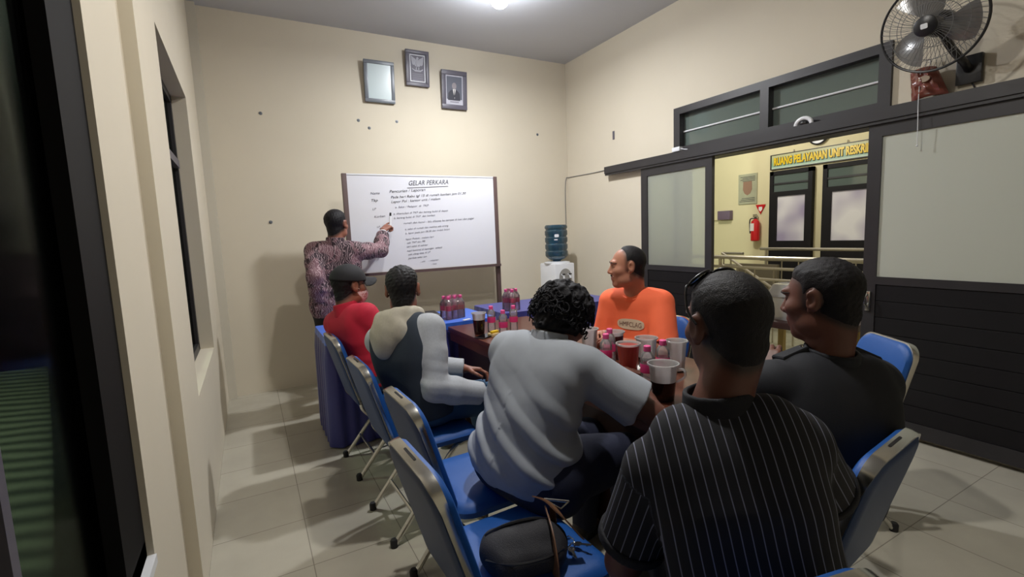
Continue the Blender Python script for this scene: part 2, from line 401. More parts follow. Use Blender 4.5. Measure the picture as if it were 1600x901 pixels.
def surf(f, lo, hi, h):
    """naive surface nets on a block-sparse grid"""
    lo = np.asarray(lo, float); B = 8
    nb = np.ceil((np.asarray(hi)-lo)/(h*B)).astype(int); n = nb*B+1
    F = np.empty(n, np.float32)
    bc = np.stack(np.meshgrid(*[np.arange(k) for k in nb], indexing='ij'), -1).reshape(-1, 3)
    dc = f(lo+(bc+.5)*B*h); keep = np.abs(dc) < B*h*.95+.012
    sg = np.where(dc < 0, -1., 1.).reshape(nb)
    F[:-1, :-1, :-1] = np.repeat(np.repeat(np.repeat(sg, B, 0), B, 1), B, 2); F[-1] = 1; F[:, -1] = 1; F[:, :, -1] = 1
    g = np.stack(np.meshgrid(*[np.arange(B+1)]*3, indexing='ij'), -1).reshape(-1, 3)
    bk = bc[keep]
    for i in range(0, len(bk), 400):
        idx = (bk[i:i+400, None, :]*B+g[None]).reshape(-1, 3)
        F[idx[:, 0], idx[:, 1], idx[:, 2]] = f(lo+idx*h)
    F[0] = np.maximum(F[0], 1e-3); F[-1] = np.maximum(F[-1], 1e-3); F[:, 0] = np.maximum(F[:, 0], 1e-3); F[:, -1] = np.maximum(F[:, -1], 1e-3)
    F[:, :, 0] = np.maximum(F[:, :, 0], 1e-3); F[:, :, -1] = np.maximum(F[:, :, -1], 1e-3)
    S = F < 0; cnt = np.zeros(n-1, np.int8)
    for dx in (0, 1):
        for dy in (0, 1):
            for dz in (0, 1): cnt += S[dx:n[0]-1+dx, dy:n[1]-1+dy, dz:n[2]-1+dz]
    cells = np.argwhere((cnt > 0) & (cnt < 8)); ID = np.full(n-1, -1, np.int32)
    ID[cells[:, 0], cells[:, 1], cells[:, 2]] = np.arange(len(cells))
    cor = np.array([(a, b, c) for a in (0, 1) for b in (0, 1) for c in (0, 1)])
    V = np.stack([F[cells[:, 0]+c[0], cells[:, 1]+c[1], cells[:, 2]+c[2]] for c in cor], 1)
    acc = np.zeros((len(cells), 3)); m = np.zeros(len(cells))
    for i in range(8):
        for j in range(i+1, 8):
            if np.abs(cor[i]-cor[j]).sum() != 1: continue
            x = (V[:, i] < 0) != (V[:, j] < 0); t = np.where(x, V[:, i]/np.where(x, V[:, i]-V[:, j], 1), 0)
            acc += np.where(x[:, None], cor[i]+t[:, None]*(cor[j]-cor[i]), 0); m += x
    verts = lo+h*(cells+acc/m[:, None]); quads = []
    for ax in range(3):
        o1, o2 = [(1, 2), (2, 0), (0, 1)][ax]
        sl = [slice(None)]*3; s2 = [slice(None)]*3; sl[ax] = slice(0, -1); s2[ax] = slice(1, None)
        A = S[tuple(sl)]; Bq = S[tuple(s2)]; e = np.argwhere(A != Bq)
        e = e[(e[:, o1] > 0) & (e[:, o2] > 0) & (e[:, o1] < n[o1]-1) & (e[:, o2] < n[o2]-1)]
        inside = A[e[:, 0], e[:, 1], e[:, 2]]
        def cid(d1, d2):
            q = e.copy(); q[:, o1] += d1; q[:, o2] += d2; return ID[q[:, 0], q[:, 1], q[:, 2]]
        Q = np.stack([cid(-1, -1), cid(0, -1), cid(0, 0), cid(-1, 0)], 1)
        Q[~inside] = Q[~inside][:, ::-1]; quads.append(Q)
    Q = np.concatenate(quads); Q = Q[(Q >= 0).all(1)]
    return verts, Q
def np_obj(name, verts, quads, material, parent=None, attrs=None, extra=None):
    me = bpy.data.meshes.new(name); nv = len(verts); nq = len(quads)
    me.vertices.add(nv); me.vertices.foreach_set('co', np.asarray(verts, np.float32).ravel())
    me.loops.add(nq*4); me.loops.foreach_set('vertex_index', np.asarray(quads, np.int32).ravel())
    me.polygons.add(nq); me.polygons.foreach_set('loop_start', np.arange(0, nq*4, 4, dtype=np.int32))
    me.update(calc_edges=True); me.validate()
    me.polygons.foreach_set('use_smooth', [True]*len(me.polygons))
    for k, a in (attrs or {}).items():
        t = me.attributes.new(k, 'FLOAT', 'POINT'); t.data.foreach_set('value', np.asarray(a, np.float32))
    me.materials.append(material)
    o = bpy.data.objects.new(name, me); COL.objects.link(o)
    if parent: o.parent = parent
    return o

# ------------------------------------------------------------------ people
def frame(heading, lean=0., roll=0.):
    """rows right, forward, up (degrees; lean forward, roll to the right)"""
    a, l, r = (math.radians(x) for x in (heading, lean, roll))
    f = V3(math.cos(a), math.sin(a), 0); rt = V3(math.sin(a), -math.cos(a), 0); z = V3(0, 0, 1)
    up = math.cos(l)*z+math.sin(l)*f; f = math.cos(l)*f-math.sin(l)*z
    up2 = math.cos(r)*up+math.sin(r)*rt; rt = math.cos(r)*rt-math.sin(r)*up
    return np.stack([rt, f, up2])
def ik(a, b, l1, l2, pole):
    a = np.asarray(a, float); b = np.asarray(b, float); d = b-a; D = np.linalg.norm(d)
    if D > (l1+l2)*.995: s = D/(l1+l2)*1.005; l1 *= s; l2 *= s
    x = (l1*l1-l2*l2+D*D)/(2*D); h = math.sqrt(max(l1*l1-x*x, 0)); d = d/D
    p = np.asarray(pole, float); p = nrm(p-d*(p@d)); return a+d*x+p*h

class Figure:
    """spec: base, pelvis, neck, head (world points), head_frame, hips/chest headings, arms, legs, build"""
    def __init__(s, **k):
        s.__dict__.update(dict(fat=1., nk=1., belly=0., sh=.185, scale=1., curl=(35, 35), res=.0055, hairstyle='short', face='plain', longsleeve=False, arm_r=1.), **k)
        s.P = np.asarray(s.pelvis, float); s.N = np.asarray(s.neck, float); s.H = np.asarray(s.head, float)
        up = nrm(s.N-s.P); s.up = up
        def fr(hd):
            f = V3(math.cos(math.radians(hd)), math.sin(math.radians(hd)), 0); f = nrm(f-up*(f@up)); r = np.cross(f, up); return np.stack([r, f, up])
        s.FP = fr(s.hips); s.FC = fr(s.chest)
        s.bow = getattr(s, 'bow', .02)
        s.sj = {}
        sl = np.asarray(getattr(s, 'shrugL', (0, 0, 0)), float); sr = np.asarray(getattr(s, 'shrugR', (0, 0, 0)), float)
        s.sj['L'] = s.N-s.up*.055-s.FC[0]*s.sh+sl; s.sj['R'] = s.N-s.up*.055+s.FC[0]*s.sh+sr
        s.el = {}; s.wr = {}
        for q in 'LR':
            w, pole = s.arms[q]; s.wr[q] = np.asarray(w, float); s.el[q] = ik(s.sj[q], w, .285*s.scale, .25*s.scale, pole)
        s.hj = {'L': s.P-s.FP[0]*.09, 'R': s.P+s.FP[0]*.09}; s.kn = {}; s.an = {}
        for q in 'LR':
            a, pole = s.legs[q]; s.an[q] = np.asarray(a, float); s.kn[q] = ik(s.hj[q], a, .43*s.scale, .41*s.scale, pole)
    def spine(s, t):
        L = np.linalg.norm(s.N-s.P); F = s.FP*(1-t)+s.FC*t
        return s.P+s.up*L*t-s.FC[1]*s.bow*4*t*(1-t), np.stack([nrm(F[0]), nrm(F[1]), s.up])
    def bars(s):
        f = s.fat; b = s.belly
        return [(.0, .075*f, .100*f, 0), (.16, .068*f, .095*f+b*.5, b*.5), (.34, .060*f, .092*f+b, b), (.55, .066*f, .096*f+b*.4, b*.3), (.74, .080*f, .086*f, 0), (.87, .095*s.sh/.17, .066*f, 0)]
    def torso(s, off, sub=None):
        out = []
        for (t, hw, r, fw) in s.bars():
            c, F = s.spine(t); c = c+F[1]*(fw*.6)
            a = c-F[0]*hw; b = c+F[0]*hw; sy = 1.12
            def f(P, a=a, b=b, r=r+off, fy=F[1], c=c):
                q = P+((P-c)@fy)[:, None]*fy*(sy-1)
                d = b-a; w = q-a; tt = np.clip(w@d/(d@d), 0, 1); return (np.linalg.norm(w-tt[:, None]*d, axis=1)-r)
            out.append((f, .03))
        for q in 'LR':
            out.append((cone(s.N-s.up*.032-s.FC[1]*.008, s.sj[q]+s.up*.008, .040+off*.7, .042+off), .03))
        return out
    def limb(s, q, off, hand=True):
        k = s.arm_r; m1 = s.sj[q]*.55+s.el[q]*.45
        return [(cone(s.sj[q], m1, .056*k+off, .048*k+off), .03), (cone(m1, s.el[q], .048*k+off, .039*k+off), .015),
                (cone(s.el[q], s.el[q]*.6+s.wr[q]*.4, .040*k+off, .042*k+off), .015), (cone(s.el[q]*.6+s.wr[q]*.4, s.wr[q], .042*k+off, .026+off), .015)]
    def leg(s, q, off):
        return [(cone(s.hj[q], s.kn[q], .083*s.fat**.5+off, .056+off), .04), (cone(s.kn[q], s.kn[q]*.62+s.an[q]*.38, .054+off, .055+off), .02), (cone(s.kn[q]*.62+s.an[q]*.38, s.an[q], .055+off, .036+off), .02)]
    def hand(s, q):
        """palm plus five separate curled digits"""
        w = s.wr[q]; hd = s.hands[q] if hasattr(s, 'hands') and q in s.hands else {}
        d = nrm(hd.get('dir', w-s.el[q])); n = np.asarray(hd.get('palm', (0, 0, -1)), float); n = nrm(n-d*(n@d))
        side = np.cross(d, n)*(1 if q == 'R' else -1)*hd.get('flip', 1)
        curl = hd.get('curl', (35, 35, 38, 42)); out = []
        off = [.030, .010, -.010, -.029]; ln = [(.040, .026, .02), (.044, .029, .021), (.041, .027, .02), (.032, .021, .018)]
        for i in range(4):
            k = w+d*(.088-.004*abs(i-1))+side*off[i]
            out.append((cone(w+d*.012+side*off[i]*.55, k, .0155, .0125), .012))
        for i in range(4):
            k = w+d*(.088-.004*abs(i-1))+side*off[i]; a = math.radians(curl[i])*.7; p = k; r = .0092
            for j, L in enumerate(ln[i]):
                dd = d*math.cos(a)+n*math.sin(a)+side*(.06*(1.5-i) if j == 0 else 0); e = p+nrm(dd)*L
                out.append((cone(p, e, r, r-.0009), .004)); p = e; r -= .0009; a += math.radians(curl[i])
        t0 = w+d*.022+side*.020; t1 = t0+nrm(d*.55+side*.75+n*.35)*.044; t2 = t1+nrm(d*.85+side*.25+n*.4)*.033; t3 = t2+nrm(d*.9+n*.35-side*.1)*.026
        out += [(cone(t0, t1, .016, .0115), .012), (cone(t1, t2, .0112, .0098), .005), (cone(t2, t3, .0098, .008), .004)]
        return out
    def hp(s, x, y, z): return s.H+s.scale_h*(s.HF[0]*x+s.HF[1]*y+s.HF[2]*z)
    def headcore(s):
        B = s.HF; g = s.scale_h; F = Field()
        for c, r, k in (((0, -.016, .030), (.0745, .094, .083), .02), ((0, .028, -.038), (.060, .062, .076), .035)): F.u(ell(s.hp(*c), np.array(r)*g, B), k)
        F.u(cone(s.hp(0, -.030, -.055), s.N+s.up*.005, s.nk*.053, s.nk*.057), .03); F.u(cone(s.hp(0, -.055, -.045), s.N-s.FC[1]*.012, .036, .046), .03)
        return F
    def headfield(s, F):
        B = s.HF; g = s.scale_h
        E = lambda c, r, k: F.u(ell(s.hp(*c), np.array(r)*g, B), k)
        E((0, -.016, .030), (.0745, .094, .083), .02)
        E((0, .028, -.038), (.060, .062, .076), .035)
        E((0, .062, -.098), (.026, .022, .018), .03)
        for x in (-1, 1):
            E((x*.042, .052, -.018), (.024, .028, .022), .02)
            E((x*.046, .018, -.072), (.020, .034, .026), .025)
        F.u(cone(s.hp(-.034, .078, .032), s.hp(.034, .078, .032), .011*g, .011*g), .015)
        for x in (-1, 1): F.sub(ell(s.hp(x*.031, .094, .011), np.array((.018, .016, .0085))*g, B), .010)
        F.u(cone(s.hp(0, .078, .020), s.hp(0, .0985, -.021), .0085*g, .0135*g), .012)
        for x in (-1, 1): E((x*.0150, .090, -.026), (.010, .012, .0085), .006)
        F.u(cone(s.hp(-.017, .082, -.053), s.hp(.017, .082, -.053), .0085*g, .0085*g), .006)
        F.u(cone(s.hp(-.014, .081, -.067), s.hp(.014, .081, -.067), .0095*g, .0095*g), .005)
        for x in (-1, 1):
            A = frame(0)  # ear: shell plus lobe, tilted back and out
            B2 = np.stack([nrm(B[0]*x-B[1]*.45), nrm(B[1]+B[0]*x*.45), B[2]])
            F.u(ell(s.hp(x*.081, -.012, .002), np.array((.0085, .021, .033))*g, B2), .006)
            F.sub(ell(s.hp(x*.090, -.006, .004), np.array((.007, .011, .018))*g, B2), .006)
            F.u(ell(s.hp(x*.077, -.002, -.026), np.array((.007, .010, .011))*g, B2), .005)
        F.u(cone(s.hp(0, -.030, -.055), s.N+s.up*.005, s.nk*.053, s.nk*.057), .03)
        F.u(cone(s.hp(0, -.055, -.045), s.N-s.FC[1]*.012, .036, .046), .03)
    def make(s, label, skin_m):
        s.scale_h = getattr(s, 'head_scale', 1.); s.HF = frame(*s.head_frame)
        F = Field()
        for f, k in s.torso(0): F.u(f, k)
        for q in 'LR':
            for f, k in s.leg(q, 0): F.u(f, k)
            a = s.an[q]; F.u(cone(a, a+s.toe(q)*.12-V3(0, 0, .035), .036, .026), .02)
            for f, k in s.limb(q, 0): F.u(f, k)
        s.headfield(F)
        for q in 'LR':
            for f, k in s.hand(q): F.u(f, k)
        pts = np.array([s.P, s.N, s.H]+list(s.sj.values())+list(s.el.values())+list(s.wr.values())+list(s.kn.values())+list(s.an.values()))
        s.lo = pts.min(0)-.24; s.hi = pts.max(0)+.24; s.lo[2] = max(s.lo[2], -.02); s.base = np.array([s.P[0], s.P[1], 0.])
        v, qd = surf(F, s.lo, s.hi, s.res)
        lipc = s.hp(0, .09, -.06); loc = (v-lipc)@s.HF.T/s.scale_h
        lip = np.clip(1.6-np.sqrt((loc[:, 0]/.024)**2+(loc[:, 1]/.02)**2+(loc[:, 2]/.013)**2)*1.3, 0, 1)
        o = np_obj('person', v-s.base, qd, skin_m, attrs={'lip': lip}); o.location = s.base
        tag(o, label, 'person'); s.o = o; s.bv = v
        for x in (-1, 1):
            b = MB(); c = s.hp(x*.031, .0690, .011)-s.base
            R = Matrix(((*s.HF[0], 0), (*s.HF[1], 0), (*s.HF[2], 0), (0, 0, 0, 1))).transposed()
            n0 = len(b.f); mm = Matrix.Translation(c) @ R.to_4x4() @ Matrix.Rotation(-PI/2, 4, 'X')
            b.ball((0, 0, 0), .0118*s.scale_h, 10, mm)
            b.mi = [1 if sum((Vector(b.v[i])-Vector(c)).dot(Vector(s.HF[1])) for i in f)/len(f) > .0096*s.scale_h else 0 for f in b.f]
            b.build('eye', [M['eye'], M['iris']], o)
            for (z0, ang, nm) in ((.0, .18, 'upper_eyelid'), (-.0, -.42, 'lower_eyelid')):
                b = MB(); sg = 1 if ang > 0 else -1; r = .0125*s.scale_h; mm2 = Matrix.Translation(c) @ R.to_4x4() @ Matrix.Rotation(-ang if sg > 0 else -ang, 4, 'X')
                b.lathe([(r*math.cos(PI/2*i/6)+1e-6, sg*r*math.sin(PI/2*i/6)) for i in range(7)], 20, mm2, close=False); b.build(nm, skin_m, o)
            b = MB(); b.tube([s.onface(x*(.013+.034*i/9), .029+.006*math.sin(PI*(i/9)**.8)-.002*i/9, .0006) for i in range(10)], [.0015+.0016*math.sin(PI*(.1+.85*i/9)) for i in range(10)], 6)
            b.build('eyebrow', M['brow'], o)
        return o
    def onface(s, x, z, off):
        from mathutils.bvhtree import BVHTree
        if not hasattr(s, 'bvh'):
            me = s.o.data; s.bvh = BVHTree.FromPolygons([v.co[:] for v in me.vertices], [p.vertices[:] for p in me.polygons])
        h = s.bvh.ray_cast(Vector(s.hp(x, .2, z)-s.base), Vector(-s.HF[1]))[0]
        return (h if h is not None else Vector(s.hp(x, .085, z)-s.base))+Vector(s.HF[1])*off
    def toe(s, q):
        a = math.radians(getattr(s, 'toe_heading', s.hips)); return V3(math.cos(a), math.sin(a), 0)
    def shoes(s, m=None):
        for q in 'LR':
            a = s.an[q]; t = s.toe(q); F = Field(); g = V3(a[0], a[1], max(a[2]-.045, .03))
            F.u(cone(g-t*.03, g+t*.10, .040, .036), .01).u(cone(g+t*.10, g+t*.17, .037, .028), .03).u(cone(g-t*.02+V3(0, 0, .03), g+V3(0, 0, .06), .042, .043), .02)
            F.cut(plane((0, 0, g[2]-.028), (0, 0, -1)))
            v, qd = surf(F, g-.26, g+.26, .007); np_obj('shoe', v-s.base, qd, m or M['shoe'], s.o)
    def hair(s, m=None, off=.010, style='short', res=.004, amp=.0022, fr=420, top=1.):
        m = m or M['hair']; B = s.HF; g = s.scale_h; H = s.H
        def local(P): return (P-H)@B.T/g
        cr = ell(s.hp(0, -.016, .030), np.array((.0745, .094, .083))*g, B)
        nk = s.headcore()
        def neckcr(P, L): return nk(P)
        def f(P):
            L = local(P); z = L[:, 2]
            if style == 'curly':
                kA = (.048-z+.30*(L[:, 1]-.02)); kB = np.maximum(L[:, 1]-.040, -(z+.045+.35*(.03-L[:, 1])))
            elif style == 'bald':
                kA = .070-z+.9*np.maximum(L[:, 1]+.01, 0); kB = np.maximum(L[:, 1]-.014, -(z+.012+.62*(.02-L[:, 1])))
            else:
                kA = .058-z+.38*(L[:, 1]-.03); kB = np.maximum(L[:, 1]-.022, -(z+.016+.66*(.02-L[:, 1])))
            kk = smin(kA, kB, .02)
            for x in (-1, 1):
                e = np.sqrt(((L[:, 0]-x*.088)/.03)**2+((L[:, 1]+.008)/.024)**2+((L[:, 2]-.0)/.035)**2)-1
                if style != 'curly': kk = smax(kk, -e*.024, .006)
            tp = np.clip(-kk/(.035 if style != 'curly' else .02), 0, 1)**.7
            o = off*tp*(.45+.55*np.clip((z+.03)/.09, 0, 1))*(1+.5*(top-1)*np.clip((z-.05)/.05, 0, 1))-.0025*(1-tp)
            d = smax(neckcr(P, L)-o*g, kk*g, .004)
            return d+amp*tp*fbm(P-H, fr, 3, 2)
            for x in (-1, 1):
                e = np.sqrt(((L[:, 0]-x*.088)/.03)**2+((L[:, 1]+.008)/.024)**2+((L[:, 2]-.0)/.035)**2)-1
                if style != 'curly': d = smax(d, -e*.024*g, .006)
            return d+amp*fbm(P-H, fr, 3, 2)
        v, q = surf(f, H-.17, H+.19, res); o = np_obj('hair', v-s.base, q, m, s.o)
        near = np.linalg.norm(s.bv-H, axis=1) < .22; fd = np.zeros(len(s.bv)); L = local(s.bv[near]); z = L[:, 2]
        kA = .058-z+.38*(L[:, 1]-.03); kB = np.maximum(L[:, 1]-.024, -(z+.022+.66*(.02-L[:, 1])))
        if style == 'bald': kA = .070-z+.9*np.maximum(L[:, 1]+.01, 0); kB = np.maximum(L[:, 1]-.016, -(z+.016+.64*(.02-L[:, 1])))
        ear = np.sqrt(((np.abs(L[:, 0])-.088)/.02)**2+((L[:, 1]+.010)/.022)**2+((L[:, 2]-.0)/.034)**2)-1
        fd[near] = np.clip(.5-smin(kA, kB, .02)/.024, 0, .85)*np.clip(ear*2, 0, 1)
        t = s.o.data.attributes.new('fade', 'FLOAT', 'POINT'); t.data.foreach_set('value', fd.astype(np.float32))
        return o, f
    def garment(s, name, m, off, hem=-.12, sleeve=None, sl_off=.018, t_top=None, fold=0., attr=False, bottom=None, armhole=None, seed=1, extra=None, res=None, flare=.0):
        """torso piece + sleeves; sleeve = share of the whole arm covered (.33 short, .98 long)"""
        F = Field()
        for f, k in s.torso(off): F.u(f, k)
        L = np.linalg.norm(s.N-s.P)
        if bottom: bottom(F)
        sleeves = []
        if armhole:
            for x, q in ((-1, 'L'), (1, 'R')):
                F.cut(plane(s.N+s.FC[0]*x*armhole, s.FC[0]*x+s.up*.25), .012)
        F.cut(plane(s.P+s.up*hem, -s.up+s.FC[1]*flare), .006)
        if sleeve:
            for q in 'LR':
                a, e, w = s.sj[q], s.el[q], s.wr[q]; G = Field()
                if sleeve < .55:
                    end = a+(e-a)*sleeve/.5; dr = nrm(e-a)
                    G.u(cone(a, end, .062*s.arm_r+sl_off*.7, .058*s.arm_r+sl_off*1.3), .02).cut(plane(end, dr), .003)
                    if getattr(s, 'sleeve_k', None): pass
                else:
                    end = e+(w-e)*(sleeve-.5)/.5; dr = nrm(w-e)
                    for f, k in s.limb(q, sl_off): G.u(f, k+.01)
                    G.u(cone(e+(w-e)*.5, end, .036*s.arm_r+sl_off, .033+sl_off), .01)
                    G.cut(plane(end, dr), .003)
                sleeves.append((q, G, end, dr)); F.u(G, .025)
        if fold:
            def fd(P):
                X = P-s.P; a = X@s.FC[0]; b = X@s.up; c = X@s.FC[1]
                w = fbm(P, 9, seed, 2)
                r = np.sin((b*1.+.55*np.abs(a+.03)*np.sign(a+.02)+.05*w)*62+2.2*w)
                g = np.exp(-((b-.10)/.16)**2)
                return -fold*(np.maximum(r, -.2)*g+.45*fbm(P, 26, seed+5, 2))
            F.disp(fd)
        if extra: extra(F)
        F.sub(cone(s.hp(0, -.03, -.07), s.N+s.up*.015, .048*s.nk, .053*s.nk), .004)
        lo = s.lo-.02; hi = s.hi+.02
        v, qd = surf(F, lo, hi, res or s.res); at = None
        if attr:
            P = v; t = np.clip((P-s.P)@s.up/L, 0, 1); R = s.FP[0][None]*(1-t[:, None])+s.FC[0][None]*t[:, None]
            su = ((P-s.P)*R).sum(1)
            T = Field()
            for f, k in s.torso(off): T.u(f, k)
            dt = T(P)
            for q, G, end, dr in sleeves:
                a = s.sj[q]; ax = dr; u = nrm(np.cross(ax, s.FC[1])); w2 = np.cross(ax, u); X = P-a
                ang = np.arctan2(X@w2, X@u); sg = G(P) < dt-.002
                x = (X@s.FC[0])*(1 if q == 'R' else -1); sg = sg & ((X@dr) > .015)
                su = np.where(sg, ang*.068+.3, su)
            at = {'su': su+5}
        return np_obj(name, v-s.base, qd, m, s.o, attrs=at), sleeves
    def trousers(s, m, off=.014, top=.06, hips=False):
        F = Field()
        for f, k in s.torso(off)[:2]: F.u(f, k)
        F.cut(plane(s.P+s.up*top, s.up), .01)
        for q in 'LR':
            for f, k in s.leg(q, off): F.u(f, k)
        if hips:
            f = s.FP[1]; F.u(cone(s.P-s.FP[0]*.07-V3(0, 0, .015)-f*.05, s.P+s.FP[0]*.12-V3(0, 0, .035)-f*.02, .130, .130), .05).u(cone(s.P+s.FP[0]*.12-V3(0, 0, .03), s.P+s.FP[0]*.12-V3(0, 0, .02)+f*.25, .115, .09), .04)
        for q in 'LR': F.cut(plane(s.an[q]+nrm(s.kn[q]-s.an[q])*.02, s.an[q]-s.kn[q]) if False else plane((0, 0, .06), (0, 0, -1)), .004)
        F.disp(lambda P: .004*fbm(P, 30, 9, 2))
        v, q = surf(F, s.lo-.02, s.hi+.02, .008); return np_obj('trousers', v-s.base, q, m, s.o)
    def ring(s, name, m, r0, th, z0, z1, tilt=0., roll=0.):
        """band round the neck (collar)"""
        a = s.N-s.up*.01; ax = nrm(s.hp(0, -.03, -.07)-a+s.up*.05); ax = nrm(ax-s.FC[1]*tilt-s.FC[0]*roll)
        def f(P):
            X = P-a-s.FC[1]*.0; h = X@ax; r = np.linalg.norm(X-h[:, None]*ax, axis=1)
            return smax(np.abs(r-(r0-.15*h))-th, np.maximum(z0-h, h-z1), .004)
        v, q = surf(f, a-.16, a+.18, .004); return np_obj(name, v-s.base, q, m, s.o)
    def cuff(s, sl, m, name='sleeve_cuff', w=.022, th=.006, r=None):
        for q, G, end, dr in sl:
            F = lambda P, G=G, end=end, dr=dr: smax(np.maximum(np.abs(ell_r(P, s.sj[q], s.el[q], r or (.058*s.arm_r+.022)))-th, -1), np.abs((P-end)@dr+w*.4)-w, .003)
            v, k = surf(F, end-.14, end+.14, .004); np_obj(name, v-s.base, k, m, s.o)
    def piece(s, name, f, c, rad, m, res=.004):
        c = np.asarray(c, float); v, q = surf(f, c-rad, c+rad, res); return np_obj(name, v-s.base, q, m, s.o)
def ell_r(P, a, b, r):
    d = nrm(b-a); X = P-a; h = X@d; return np.linalg.norm(X-h[:, None]*d, axis=1)-r

# ------------------------------------------------------------------ the room
XB, YB, ZC = 3.60, 5.02, 3.42
def room():
    b = MB(); b.box((-.45, -1.7, -.1), (3.62, 5.1, 0)); struct('floor', b, M['floor'])
    b = MB(); b.box((-.5, -1.8, ZC), (3.75, 5.2, ZC+.1)); struct('ceiling', b, M['ceil'])
    b = MB(); b.box((-.5, YB, 0), (3.75, YB+.15, ZC)); struct('wall_back', b, M['wall'])
    b = MB(); b.box((-.5, -1.8, 0), (3.75, -1.65, ZC)); struct('wall_rear', b, M['wall'])
    b = MB()   # left wall: near bay set back 4 cm, then a deeper bay with the far window
    xo = -.45; xn = -.31; xf = -.267
    b.box((xo, -1.65, 0), (xn, 1.63, .53)); b.box((xo, -1.65, 2.72), (xn, 1.63, ZC)); b.box((xo, -1.65, .53), (xn, -.75, 2.72))
    b.box((xo, 1.63, 0), (xn, 2.14, ZC))
    b.box((xo, 2.14, 0), (xf, 2.70, ZC)); b.box((xo, 3.96, 0), (xf, YB, ZC))
    b.box((xo, 2.70, 0), (xf, 3.96, .68)); b.box((xo, 2.70, 2.39), (xf, 3.96, ZC))
    struct('wall_left', b, M['wall'])
    b = MB(); b.box((-.268, 4.96, 0), (-.20, 5.021, ZC)); struct('trim_1', b, M['wall_trim'])
    b = MB()
    b.box((XB, 3.29, 0), (XB+.14, YB+.01, ZC)); b.box((XB, -1.7, 0), (XB+.14, 1.56, ZC)); b.box((XB, 1.56, 2.48), (XB+.14, 3.29, ZC))
    struct('wall_right', b, M['wall'])
    # windows in the left wall
    w = MB(); y0, y1, z0, z1, x = 2.70, 3.96, .68, 2.39, -.37
    for (a, c, d, e) in ((y0, y0+.05, z0, z1), (y1-.05, y1, z0, z1), (y0, y1, z0, z0+.05), (y0, y1, z1-.05, z1)): w.box((x-.03, a, d), (x+.02, c, e))
    f = struct('window_1', w, M['darkwood'])
    w = MB(); w.box((x-.02, y0+.05, 1.915), (x+.03, y1-.05, 1.965)); w.box((x-.02, 3.30, z0+.05), (x+.028, 3.335, z1-.05)); w.build('mullion', M['frame_grey'], f, False)
    w = MB(); w.box((x-.006, y0+.05, z0+.05), (x, y1-.05, z1-.05)); w.build('pane', M['glass_dark'], f, False)
    w = MB(); y0, y1, z0, z1, x = -.75, 1.63, .53, 2.72, -.362
    for (a, c, d, e) in ((y0, y0+.09, z0, z1), (y1-.22, y1, z0, z1), (y0, y1, z0, z0+.05), (y0, y1, z1-.09, z1)): w.box((x-.035, a, d), (x+.035, c, e))
    f = struct('window_2', w, M['winframe'])
    w = MB(); w.box((x-.02, .93, z0+.05), (x+.02, .955, z1-.09)); w.build('mullion', M['frame_grey'], f, False)
    w = MB(); w.box((x-.006, y0+.09, z0+.05), (x, y1-.22, z1-.09)); w.build('pane', M['glass_dark'], f, False)
    b = MB(); b.box((-.35, -.75, .505), (-.305, 1.63, .531)); struct('trim_2', b, M['white_pl'])
    g = MB(); g.box((-9, -4, -.25), (-.46, 9, -.2)); struct('ground_outside', g, M['ground'])

def nail_marks():
    for i, (x, z) in enumerate(((.218, 2.569), (.216, 1.592), (1.082, 2.571), (1.183, 2.504), (3.17, 2.56), (1.468, 2.587))):
        b = MB(); b.tube([(0, .012, 0), (0, -.014, .004)], .006, 8); b.lathe([(.016, 0), (.014, .003), (.0, .0035)], 10, Matrix.Rotation(PI/2, 4, 'X'))
        o = b.build('wall_nail', M['frame_slate']); o.location = (x, YB-.001, z)
        tag(o, ['bent nail high on the cream wall above the left window corner', 'small nail on the back wall level with the whiteboard, left of the standing man',
                'nail just under the left corner of the white glare picture', 'nail under the right corner of the white glare picture',
                'lone nail on the back wall near the right room corner', 'nail on the wall below the emblem picture'][i], 'nail', 'nails in the back wall')
    b = MB(); b.box((-.004, -.014, -.045), (.004, .014, .045), bev=.003); o = b.build('wall_plug', M['frame_grey']); o.location = (XB-.003, 4.15, 2.41)
    tag(o, 'small grey strip stuck on the right wall left of the transom window', 'bracket')

def sliding_door(name, y0, y1, st_l, st_r, zt, zg, x=3.545, pm='frosted'):
    """frame, frosted pane, plank panel"""
    b = MB(); t = .035
    b.box((x, y0, .03), (x+t, y0+st_l, zt)); b.box((x, y1-st_r, .03), (x+t, y1, zt))
    b.box((x, y0+st_l, zt-.085), (x+t, y1-st_r, zt)); b.box((x, y0+st_l, zg-.05), (x+t, y1-st_r, zg)); b.box((x, y0+st_l, .03), (x+t, y1-st_r, .12))
    f = struct(name, b, M['darkwood'])
    p = MB(); p.box((x+.012, y0+st_l, zg), (x+.018, y1-st_r, zt-.085)); p.build('pane', M[pm], f, False)
    p = MB(); z = .12; n = 8; h = (zg-.05-.12)/n
    for i in range(n): p.box((x+.006, y0+st_l, z+.0015), (x+.029, y1-st_r, z+h-.0025), bev=.002); z += h
    p.box((x+.012, y0+st_l, .12), (x+.022, y1-st_r, zg-.05)); p.build('plank_panel', M['panelwood'], f, False)
    return f

